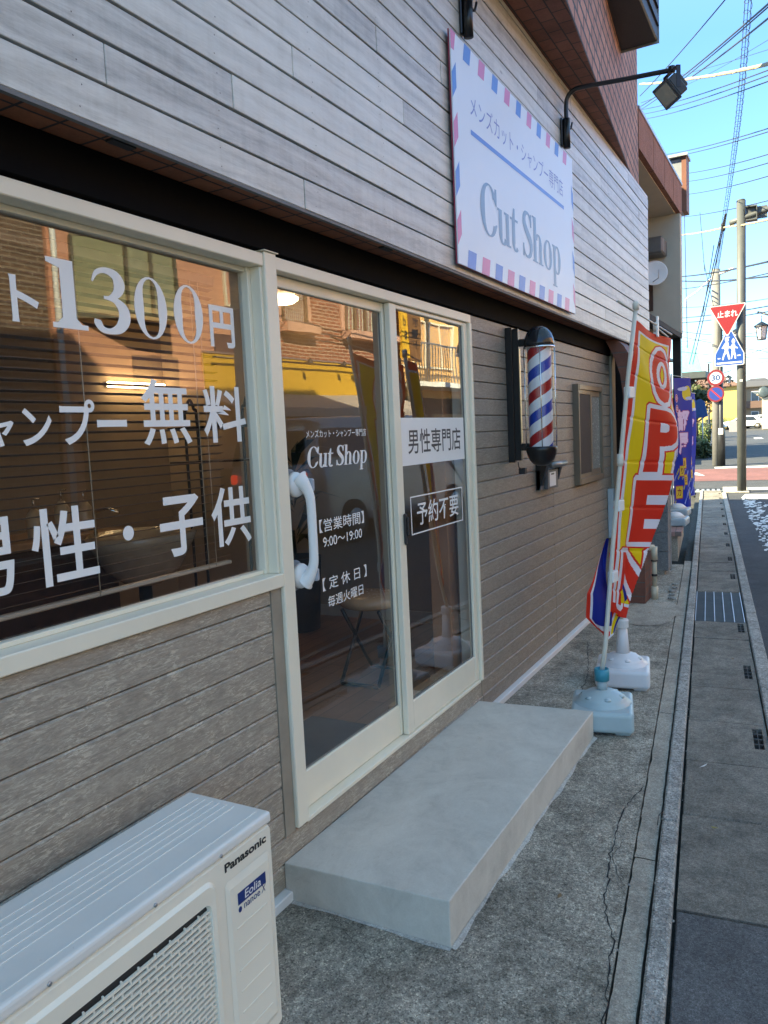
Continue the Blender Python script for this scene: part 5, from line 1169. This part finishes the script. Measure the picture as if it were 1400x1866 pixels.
for a, b, r in WIRES:
    a, b = Vector(a), Vector(b); L = (a-b).length; n = 14
    a = a+(a-b)*.07; b = b-(a-b)*.16
    mid = [a.lerp(b, i/n)-Vector((0, 0, .012*L*(1-(2*i/n-1)**2)*.5)) for i in range(n+1)]
    thick = r >= .03
    mb = MB(); mb.tube(mid, r*(1.15 if not thick else .7), 6)
    if thick:
        pts = []
        for i in range(241):
            t_ = i/240; p = a.lerp(b, t_)-Vector((0, 0, .012*L*(1-(2*t_-1)**2)*.5)); pts.append(p+Vector((0, math.cos(t_*L*7), math.sin(t_*L*7)))*r*.4)
        mb.tube(pts, r*.42, 5)
    tag(mb.build('overhead_wire', wc if thick else wm), 'thick cream wrapped cable crossing the sky' if thick else 'thin dark overhead wire crossing the blue sky', 'wire', 'cream wrapped cables' if thick else 'thin overhead wires')
cp = smooth_path([(5, .25, 6.9), (10, .634, 6.301), (12.5, .893, 6.369), (16, 1.264, 6.4), (20, 1.784, 5.948), (28.2, 2.704, 6.6)], 10)
cp = smooth_path([(8.5, .46, 6.45), (12.5, .86, 6.22), (16, 1.27, 6.12), (20, 1.784, 5.96), (28.2, 2.704, 6.45)], 12)
mb = MB(); L = np.cumsum([0]+[np.linalg.norm(cp[i+1]-cp[i]) for i in range(len(cp)-1)])
for o in (-.03, 0, .035): mb.tube([Vector(p)+Vector((0, o, o*.6)) for p in cp], .0045, 5)
N_ = 1300; coil = []
for i in range(N_):
    d = L[-1]*i/(N_-1); p = Vector([float(np.interp(d, L, [q[k] for q in cp])) for k in range(3)]); a = d*2*math.pi/.22; coil.append(p+Vector((0, math.cos(a), math.sin(a)))*.045)
mb.tube(coil, .003, 4); tag(mb.build('coiled_cable', wm), 'bundle of cables hung in a long wire coil down the sky to the utility pole', 'cable')
MB().lathe([(0, -.1), (.05, -.08), (.05, .08), (0, .1)], n=10).build('cable_joint', wm, bpy.data.objects['coiled_cable'], loc=(20, 1.784, 5.95))
# ================================================================ buildings across the street
def fac(name, label, s0, n0=0.0):
    o = T(s0, n0); return thing(name, label, 'building', (o.x, o.y, 0), TH)
NB = -7.12                        # facade line across the street
def window_unit(b, s0, s1, z0, z1, y, panes=2, fr=None, curtain=(.55, .55, .42)):
    fr = fr or M['alu']; f = MB(); t = .045
    f.box(s0, s1, y, y+.06, z1-t, z1).box(s0, s1, y, y+.06, z0, z0+t).box(s0, s0+t, y, y+.06, z0+t, z1-t).box(s1-t, s1, y, y+.06, z0+t, z1-t)
    for k in range(1, panes): x = s0+(s1-s0)*k/panes; f.box(x-.022, x+.022, y, y+.05, z0+t, z1-t)
    f = f.build('window', fr, b)
    g = MB(); g.quad((s0+t, y+.02, z0+t), (s1-t, y+.02, z0+t), (s1-t, y+.02, z1-t), (s0+t, y+.02, z1-t)); g.build('pane', M['glass'], f)
    c = MB(); n = 24
    for k in range(n):
        a = s0+t+(s1-s0-2*t)*k/n; d = s0+t+(s1-s0-2*t)*(k+1)/n; e0 = .012*(k % 2); e1 = .012*((k+1) % 2); c.quad((a, y+.002+e0-.03, z0+t), (d, y+.002+e1-.03, z0+t), (d, y+.002+e1-.03, z1-t), (a, y+.002+e0-.03, z1-t))
    c.build('curtain', plain('pale_curtain', curtain, .8), f)
BRF = lambda nm, c1, c2, mo, bw=.21, bh=.07: brick(nm, c1, c2, mo, bw, bh, .012, .85, FRONT)
b = fac('brown_brick_building', 'dark brown brick building reflected at the left edge of the window', -4, NB)
L_ = 10.7; bx('wall', BRF('brown_brick', (.16, .10, .07), (.12, .075, .05), (.28, .22, .17)), b, 0, L_, -5, 0, 0, 5.8)
MB().tube([(L_+.12, .06, 0), (L_+.12, .06, 7.0)], .045, 10).build('down_pipe', M['white'], b)
for x in (2.0, 5.5, 8.6): window_unit(b, x, x+1.0, 3.9, 5.0, .01)
b = fac('pink_building', 'pink rendered building with bay window reflected in the lettered window', 6.75, NB)
PK = plain('pink_render', (.66, .33, .22), .85, var=.05, scale=2, bump=.2)
bx('wall', PK, b, 0, 4.65, -5, 0, 0, 5.6)
bay = MB(); bay.prism([(.35, .02), (.95, .50), (1.75, .62), (2.0, .02)], lambda x, y, d: (x, y, d), 3.42, 3.50).prism([(.35, .02), (.95, .50), (1.75, .62), (2.0, .02)], lambda x, y, d: (x, y, d), 4.56, 4.64)
for x, y in ((.36, .03), (.95, .48), (1.35, .54), (1.74, .60), (1.98, .03)): bay.box(x-.025, x+.025, y-.025, y+.025, 3.50, 4.56)
bay = bay.build('bay_window', plain('olive_frame', (.12, .11, .07), .4), b)
for (x0, y0), (x1, y1) in (((.38, .03), (.93, .46)), ((.97, .47), (1.72, .585)), ((1.75, .58), (1.97, .04))): MB().quad((x0, y0, 3.5), (x1, y1, 3.5), (x1, y1, 4.56), (x0, y0, 4.56)).build('pane', plain('curtained_glass', (.30, .31, .20), .12), bay, recalc=False)
bx('door_recess', plain('plum_panel', (.10, .055, .07), .7), b, 1.3, 2.2, .001, .02, 2.35, 2.95); bx('plum_panel', bpy.data.materials['plum_panel'], b, 3.0, 3.6, .001, .03, 2.3, 3.4)
bx('shutter', plain('slatted_brown', (.16, .10, .07), .8), b, .3, 2.6, .002, .06, .1, 2.2)
window_unit(b, 3.3, 3.95, 3.9, 4.6, .01)
bx('fence', plain('brown_railing', (.10, .06, .04), .7), b, 2.7, 4.3, .3, .33, .0, 1.1)
b = fac('brick_cafe_building', 'red brick upper floor over a yellow fascia and grey awning reflected in the door', 9.45, NB)
bx('upper_wall', BRF('red_brick', (.30, .085, .045), (.22, .06, .035), (.48, .33, .25)), b, 1.95, 6.0, -5, 0, 3.06, 5.9)
bx('upper_wall', PK, b, 0, 1.94, -5, -.02, 3.06, 5.6)
YW = plain('yellow_fascia', (.72, .42, .03), .6, var=.04, bump=.1)
bx('fascia', YW, b, 0, 5.6, -5, .05, 2.40, 3.058, bev=.0)
bx('fascia_cap', plain('purple_grey_cap', (.25, .19, .2), .6), b, 0, 5.6, -.3, .07, 3.0585, 3.09)
mb = MB(); mb.prism([(.06, 2.40), (.75, 2.10), (.75, 1.94), (.72, 1.94), (.72, 2.08), (.06, 2.36)], lambda y, z, d: (d, y, z), 0, 5.7); mb.build('awning', plain('grey_canvas', (.42, .36, .33), .8, bump=.1), b)
bx('shopfront', plain('brown_shopfront', (.14, .085, .045), .6, var=.3, scale=2), b, 0, 5.6, -4, -.02, 0, 2.399)
window_unit(b, 2.6, 4.9, .9, 1.9, .0, 4, fr=M['alu_dk'], curtain=(.4, .33, .22))
PT = plain('pink_sill', (.66, .38, .28), .8)
for s0, s1, z0, z1 in ((2.0, 2.75, 3.75, 5.3), (3.95, 5.45, 3.75, 5.3)):
    window_unit(b, s0, s1, z0, z1, .02, 4 if s1-s0 > 1 else 1, fr=plain('brown_frame', (.20, .13, .08), .5), curtain=(.62, .60, .46))
    bx('sill', PT, b, s0-.1, s1+.1, .005, .28, z0-.17, z0-.002); bx('trim', PT, b, s0-.13, s0-.001, .004, .05, z0, z1); bx('trim', PT, b, s1+.001, s1+.13, .004, .05, z0, z1)
rail = MB().tube([(.1, .18, 2.98), (5.5, .18, 2.98)], .018, 8).build('lamp_rail', M['black'], b)
for x in (2.4, 3.45, 3.95, 4.4, 5.0): MB().tube([(x, .18, 2.98), (x, .32, 3.0)], .012, 6).lathe([(.05, 0), (.05, .02), (.02, .10), (0, .11)], (x, .36, 2.96), n=12).build('spotlight', M['blackmat'], rail)
b = fac('sand_building', 'yellow sand coloured building with white framed windows and balcony rail reflected in the right pane', 15.6, NB-1.2)
SD = plain('sand_render', (.72, .43, .17), .85, var=.05, bump=.2)
bx('wall', SD, b, 0, 11, -6, 0, 0, 5.5)
for x in (1.5, 3.0, 4.7, 6.4, 8.1): window_unit(b, x, x+1.35, 3.3, 4.55, .01, 2, curtain=(.62, .62, .52))
bx('balcony_slab', M['white'], b, 1, 9, .005, .9, 2.72, 2.84)
mb = MB()
for k in range(60): mb.box(1+k*.135, 1.02+k*.135, .86, .88, 2.841, 3.75)
mb.box(1, 9, .85, .89, 3.751, 3.79); mb.build('balcony_rail', M['steel'], b)
bx('ground_floor', plain('dark_shop_opening', (.03, .025, .02), .5), b, 1, 10, .004, .03, .1, 2.5)
sg2 = thing('vertical_sign', 'tall brown vertical sign with black lettering on a pole reflected in the right pane', 'sign', tuple(T(15.35, NB+.2)), TH)
bx('post', M['steel'], sg2, .0, .08, -.04, .04, 0, 3.2)
bx('yellow_board', YW, sg2, -.30, .0, .041, .10, 3.25, 6.0); bx('dark_board', plain('brown_board', (.20, .10, .04), .5), sg2, .001, .45, .041, .12, 3.2, 6.0)
mb = MB()
for k, ch in enumerate('dide'): put_text(mb, ch, (-.20, -.08, 4.62-k*.32, 4.84-k*.32), .1015, .02, flip=True)
for k, ch in enumerate('わいわいボード'): put_text(mb, ch, (.12, .33, 4.98-k*.25, 5.18-k*.25), .1215, .02, flip=True)
mb.build('lettering', M['black'], sg2, recalc=False)
tp = thing('timber_pole', 'brown utility pole across the street reflected in the right pane', 'pole', tuple(T(17.4, NB+.9)))
MB().tube([(0, 0, 0), (0, 0, 9)], [.14, .11], 14).build('shaft', plain('brown_pole', (.26, .13, .06), .8, var=.2), tp)
for z in (3.0, 4.6): MB().tube([(-.6, 0, z), (.8, 0, z)], .03, 6).build('cross_arm', M['blackmat'], tp)
mb = MB(); 
for z, d in ((4.15, 0), (4.05, .3), (3.9, .1)): mb.tube([T(10, NB+1.2, z+.6), T(17.4, NB+.9, z), T(28, NB+1.4, z+.5)], .014, 6)
tag(mb.build('street_cable', wm), 'three black cables strung along the far side of the street', 'cable')
mb = MB(); mb.quad(T(-20, -7.1, .1), T(21, -7.1, .1), T(21, -6.4, .1), T(-20, -6.4, .1)); mb.quad(T(-20, -6.4, .1), T(21, -6.4, .1), T(21, -6.4, -.02), T(-20, -6.4, -.02)); struct(mb.build('far_pavement', M['slab'], recalc=False))
# ================================================================ cars
def make_car(name, label, col, loc, rz, van=False, group=None):
    t = thing(name, label, 'car', loc, rz, group); P = plain(name+'_paint', col, .22, .3, var=.02, bump=0, spec=.7)
    if van: prof = [(-2.2, .30), (-2.25, .75), (-2.22, 1.15), (-2.08, 1.72), (-1.9, 1.84), (.6, 1.86), (.95, 1.78), (1.55, 1.18), (2.15, 1.02), (2.28, .8), (2.3, .38), (2.2, .28)]; roof = 1.30
    else: prof = [(-2.2, .32), (-2.25, .7), (-2.15, 1.02), (-1.75, 1.10), (-1.15, 1.44), (-.2, 1.50), (.45, 1.42), (1.15, 1.02), (1.95, .90), (2.2, .72), (2.24, .38), (2.15, .28)]; roof = .98
    ws = lambda z: .86 if z < roof-.25 else .86-.20*min(1, (z-roof+.25)/.6)
    mb = MB(); prof2 = [tuple(p) for p in smooth_path(prof, 3)]; cx = sum(p[0] for p in prof2)/len(prof2); cz = .75
    rings = []
    for k, f in ((0, .86), (1, .965), (2, 1), (3, 1), (4, .965), (5, .86)):
        yy = [-1, -.97, -.85, .85, .97, 1][k]; rings.append([mb.bm.verts.new((cx+(x-cx)*f, ws(z)*yy, cz+(z-cz)*f)) for x, z in prof2])
    n = len(prof2)
    for a in range(5):
        for i in range(n): mb.bm.faces.new((rings[a][i], rings[a][(i+1) % n], rings[a+1][(i+1) % n], rings[a+1][i]))
    mb.bm.faces.new(rings[0][::-1]); mb.bm.faces.new(rings[-1]); body = mb.build('body', P, t, smooth=True)
    G = plain(name+'_glass', (.02, .025, .03), .06, bump=0, var=0)
    for sgn in (-1, 1):
        mb = MB(); zb = roof-.02; zt = (1.68 if van else 1.36); q = ([(-1.95, zb), (-1.85, zt), (-.75, zt), (-.75, zb)], [(-.68, zb), (-.68, zt), (.35, zt), (.35, zb)], [(.42, zb), (.42, zt), (.80 if van else .45, zt), (1.30 if van else .98, zb)]) if van else ([(-1.35, zb), (-.98, zt), (-.25, zt), (-.25, zb)], [(-.18, zb), (-.18, zt), (.40, zt), (.95, zb)])
        for pg in q: mb.bm.faces.new([mb.bm.verts.new((x, sgn*(ws(z)+.006), z)) for x, z in pg])
        mb.build('side_windows', G, t)
    mb = MB()
    if van: mb.quad((.98, -.62, 1.75), (.98, .62, 1.75), (1.52, .70, 1.24), (1.52, -.70, 1.24)); mb.quad((-2.14, -.62, 1.66), (-2.14, .62, 1.66), (-2.255, .68, 1.2), (-2.255, -.68, 1.2))
    else: mb.quad((.50, -.58, 1.42), (.50, .58, 1.42), (1.14, .68, 1.06), (1.14, -.68, 1.06)); mb.quad((-1.18, -.58, 1.43), (-1.18, .58, 1.43), (-1.75, .66, 1.13), (-1.75, -.66, 1.13))
    mb.build('windscreens', G, t)
    for x in (-1.4, 1.4):
        for y in (-.80, .80):
            w2 = MB(); w2.lathe([(0, -.1), (.29, -.1), (.32, -.07), (.32, .07), (.29, .1), (0, .1)], n=24); w2 = w2.build('wheel', plain('tyre_rubber', (.015, .015, .015), .8), t, loc=(x, y, .32)); w2.rotation_euler = (R(90), 0, 0)
            MB().lathe([(0, -.104), (.19, -.104), (.19, .104), (0, .104)], n=16).build('rim', M['steel'], w2)
    for y in (-.66, .66):
        z = 1.0 if van else .85
        MB().box(-2.275, -2.20, y-.05, y+.05, z-.07, z+.07, bev=.015).build('tail_light', emit('lit_tail_light', (.9, .05, .02), .7) if van else plain('tail_red', (.4, .02, .02), .3), t)
        MB().box(2.10, 2.27, y-.14, y+.14, .66, .80, bev=.02).build('headlight', plain('headlight_lens', (.6, .6, .6), .1), t)
    return t
vp = T(10.62, -4.75, -.018); make_car('silver_van', 'silver van stopped in the street, seen only as a reflection in the glass', (.42, .42, .43), tuple(vp), TH, True)
make_car('white_car', 'white hatchback parked side on far down the street by the yellow house', (.75, .76, .76), (101, 6.9, .40), R(95), False)
make_car('parked_car', 'pale car parked behind the white hatchback in the distance', (.62, .62, .60), (104, 5.4, .42), R(80), False)
for o in bpy.data.objects:
    if o.name in ('white_car', 'parked_car'): o.scale = (1.05, 1.05, 1.05)
# ================================================================ houses beyond the junction
def house(name, label, loc, rz, W_, D_, H_, wall, roofc, rh=1.5, wins=(), eave=.5, cat='house'):
    t = thing(name, label, cat, loc, rz); bx('wall', wall, t, 0, D_, 0, W_, 0, H_)
    mb = MB(); e = eave; a = [(-e, -e), (D_+e, -e), (D_+e, W_+e), (-e, W_+e)]; lo = [mb.bm.verts.new((x, y, H_+.01)) for x, y in a]; lo2 = [mb.bm.verts.new((x, y, H_+.12)) for x, y in a]
    r0 = mb.bm.verts.new((D_*.5, W_*.28, H_+rh)); r1 = mb.bm.verts.new((D_*.5, W_*.72, H_+rh))
    mb.bm.faces.new(lo[::-1])
    for i in range(4): mb.bm.faces.new((lo[i], lo[(i+1) % 4], lo2[(i+1) % 4], lo2[i]))
    mb.bm.faces.new((lo2[0], lo2[1], r0)); mb.bm.faces.new((lo2[1], lo2[2], r1, r0)); mb.bm.faces.new((lo2[2], lo2[3], r1)); mb.bm.faces.new((lo2[3], lo2[0], r0, r1))
    mb.build('roof', roofc, t)
    for y0, y1, z0, z1 in wins:
        f = MB(); f.box(-.05, -.002, y0-.06, y1+.06, z0-.06, z1+.06); f = f.build('window', M['white'], t); MB().box(-.06, -.0505, y0, y1, z0, z1).build('pane', plain('far_pane', (.10, .12, .14), .15), f)
    return t
ROOF = brick('brown_roof_tiles', (.20, .11, .065), (.16, .085, .05), (.12, .07, .05), .3, .25, .03, .7, (0, 0, R(90)))
YH = plain('yellow_house_render', (.50, .36, .10), .8, var=.04); BE = plain('beige_house_render', (.34, .24, .16), .8)
house('yellow_house', 'two storey yellow house with tiled hip roof at the end of the street', (110, 8.3, .45), 0, 6.5, 8, 5.4, YH, ROOF, 1.5, ((2.1, 2.6, 3.3, 4.5), (2.1, 2.6, 1.0, 2.2)))
h = house('apartment_house', 'beige two storey house with dark balcony right of the yellow house', (112, 4.2, .45), 0, 3.9, 8, 5.2, BE, plain('dark_slate_roof', (.08, .075, .075), .7), 1.3, ((.4, 1.2, 3.2, 4.6), (1.7, 2.5, 3.2, 4.6), (.4, 1.2, .5, 2.0), (1.7, 2.5, .5, 2.0)))
bx('balcony_rail', plain('brown_slats', (.12, .07, .05), .6), h, -.9, -.85, .0, 3.4, 2.5, 3.4)
house('white_house', 'cream house at the right edge beyond the traffic mirror', (92, .6, .4), 0, 3.9, 8, 3.6, plain('cream_house_render', (.45, .38, .27), .8), plain('sand_roof', (.42, .30, .18), .7), .9, ((1.0, 1.8, 1.2, 2.2),))
house('shingled_house', 'low house with brown roof left of the yellow house', (95, 13.2, .4), 0, 6, 8, 3.6, plain('ochre_render', (.55, .42, .22), .8), ROOF, 1.8, ((2, 3, 1, 2.2),))
# left side beyond the junction
house('corner_house', 'grey house just past the junction on the left behind the blue banners', (30, 6.6, 0), 0, 7, 12, 4.6, plain('grey_render', (.35, .34, .32), .8), plain('grey_roof', (.12, .12, .13), .6), 1.2, ((1, 2, 2.8, 4),))
tg = thing('teal_screen', 'pale teal translucent panel structure above the trees on the left', 'structure', (45, 5.2, 4.2))
mb = MB(); mb.prism([(-.10, 0), (.9, 0), (.9, 1.45), (.28, 1.45)], lambda y, z, d: (d, y, z), 0, .15); mb.build('panel', plain('teal_sheet', (.20, .55, .62), .4), tg)
bx('lower_frame', plain('dark_frame', (.05, .06, .06), .6), tg, -.1, 2.5, -.3, 1.2, -.35, -.01); MB().tube([(1, .5, -4.1), (1, .5, -.3)], .12, 8).build('post', M['steel'], tg)
def leaves(mb, c, r, n, size, sq=1.0):
    for k in range(n):
        v = Vector((random.gauss(0, 1), random.gauss(0, 1), random.gauss(0, 1))); v.normalize(); v *= r*random.random()**.4; v.z *= sq; p = Vector(c)+v
        a = Vector((random.gauss(0, 1), random.gauss(0, 1), random.gauss(0, 1))).normalized(); b2 = a.orthogonal().normalized(); s = size*random.uniform(.5, 1.3)
        mb.mi = random.randint(0, 1); mb.quad(p-a*s, p+b2*s*.6, p+a*s, p-b2*s*.6)
LG = [plain('leaf_mid_green', (.07, .11, .025), .6, bump=0), plain('leaf_yellow_green', (.17, .19, .04), .6, bump=0)]
LD = [plain('leaf_dark_green', (.025, .045, .015), .6, bump=0), plain('leaf_olive', (.06, .07, .02), .6, bump=0)]
LR = [plain('leaf_brown', (.13, .07, .03), .6, bump=0), plain('leaf_rust', (.20, .12, .05), .6, bump=0)]
BK = plain('bark', (.06, .045, .03), .9, var=.3)
def tree(loc, h, r, lm, dens, label, name='garden_tree', clumps=9, size=.11):
    t = thing(name, label, 'tree', loc, 0); mb = MB(); rr = random
    mb.tube([(0, 0, 0), (.05, .05, h*.5), (0, .1, h*.9)], [.10, .07, .03], 8); tips = []
    for k in range(16):
        z = h*rr.uniform(.35, .8); a = rr.uniform(0, 6.28); L = r*rr.uniform(.7, 1.2); p1 = Vector((math.cos(a)*L*.5, math.sin(a)*L*.5, z+L*.4)); p2 = Vector((math.cos(a)*L, math.sin(a)*L, z+L*.9)); mb.tube([(0, .05, z), p1, p2], [.035, .02, .008], 5); tips.append(p2)
        for j in range(3): q = p1+Vector((rr.gauss(0, .35), rr.gauss(0, .35), rr.uniform(.2, .7))); mb.tube([p1, q], [.014, .005], 4); tips.append(q)
    mb.build('trunk', BK, t); mb = MB()
    for p_ in random.sample(tips, min(len(tips), clumps)): leaves(mb, p_, r*.38, dens, size, .8)
    mb.build('crown', lm, t, recalc=False); return t
tree((47, 5.6, 0), 3.9, 1.3, LR, 26, 'bare branched autumn tree with few brown leaves behind the blue banners', clumps=14, size=.10)
tree((44, 5.7, 0), 2.8, 1.0, LD, 160, 'dark green shrubby tree below the bare branched one', clumps=16)
tree((64, 9.0, .2), 3.2, 1.4, LG, 160, 'yellow green tree between the far lamp post and the yellow house', clumps=16)
def bush(loc, r, lm, label): 
    t = thing('garden_bush', label, 'bush', loc); mb = MB()
    for k in range(7): leaves(mb, (random.uniform(-1, 1)*r*.7, random.uniform(-1, 1)*r*.7, r*random.uniform(.3, .8)), r*.5, 130, .10)
    mb.build('foliage', lm, t, recalc=False); MB().tube([(0, 0, 0), (0, 0, r*.6)], .04, 6).build('stem', BK, t)
for x, y, r, m_, l in ((34, 4.15, .7, LD, 'low dark bush nearest the pavement on the left'), (38, 4.8, .8, LG, 'light green bush behind the low dark bush'), (50, 6.2, 1.1, LG, 'sunlit green bush by the far lamp post'), (56, 7.0, 1.2, LD, 'dark bush left of the far lamp post'),
                        (100, 9.6, 1.3, LG, 'bright bush before the yellow house, leftmost'), (102, 8.6, 1.3, LG, 'bright bush before the yellow house, middle one'), (103, 7.9, 1.2, LD, 'darker bush before the yellow house, behind the white car'), (105, 4.6, 1.2, LG, 'bush before the beige house')):
    bush((x, y, rise(x)-.05), r, m_, l)
gw = thing('garden_wall', 'dark slatted garden fence along the left pavement past the junction', 'fence', tuple(T(28.5, 1.75)), TH)
for k in range(10): bx('fence_panel', plain('weathered_fence', (.10, .085, .07), .8, var=.3), gw, k*2.0, k*2.0+1.93, 0, .06, .0, 1.25)
mb = MB(); ribbon(mb, 28.4, 120, .80, 1.7, .0); struct(mb.build('far_footpath', M['slab']))
bc = thing('blue_sheet', 'dark blue sheet hung over a frame among the bushes on the left', 'tarpaulin', (42, 4.75, 0))
mb = MB(); mb.prism([(-.25, 1.75), (.42, 1.65), (.42, 2.55), (.1, 2.65), (-.1, 2.5)], lambda y, z, d: (d, y, z), 0, .1); mb.build('sheet', plain('blue_tarp', (.02, .07, .22), .6), bc); MB().tube([(.05, 0, 0), (.05, 0, 1.8)], .03, 6).tube([(.05, .35, 0), (.05, .35, 1.8)], .03, 6).build('frame_post', M['steel'], bc)
sb = thing('red_notice_board', 'red edged notice board on the roadside before the white car', 'notice board', (62, 4.75, .2), 0)
bx('panel', plain('grey_notice', (.25, .22, .22), .6), sb, 0, .05, -.1, .45, .45, 1.25); bx('red_panel', plain('red_panel', (.45, .06, .06), .6), sb, 0, .05, -.42, -.101, .0, 1.25)
mb = MB(); 
for x, y in ((.55, 0), (-.55, 0)): mb.tube([(x+.32*math.cos(a), y, .32+.32*math.sin(a)) for a in [2*math.pi*k/16 for k in range(17)]], .025, 5, cap=False)
mb.tube([(-.55, 0, .32), (-.1, 0, .75), (.35, 0, .8), (.55, 0, .32)], .03, 6); sc_ = thing('motor_scooter', 'small scooter parked beside the pale car far away', 'scooter', (98, 4.5, .4), R(80)); mb.build('frame_and_wheels', M['blackmat'], sc_)
mb = MB(); mb.box(-.3, .1, -.1, .1, .6, .75, bev=.03).box(-.2, .25, -.14, .14, .35, .58, bev=.04); mb.build('seat_and_engine', plain('maroon_paint', (.15, .03, .03), .4), sc_)
sc.cycles.use_denoising = True
# left over sources must not stay in the file
for me in list(bpy.data.meshes):
    if me.users == 0: bpy.data.meshes.remove(me)
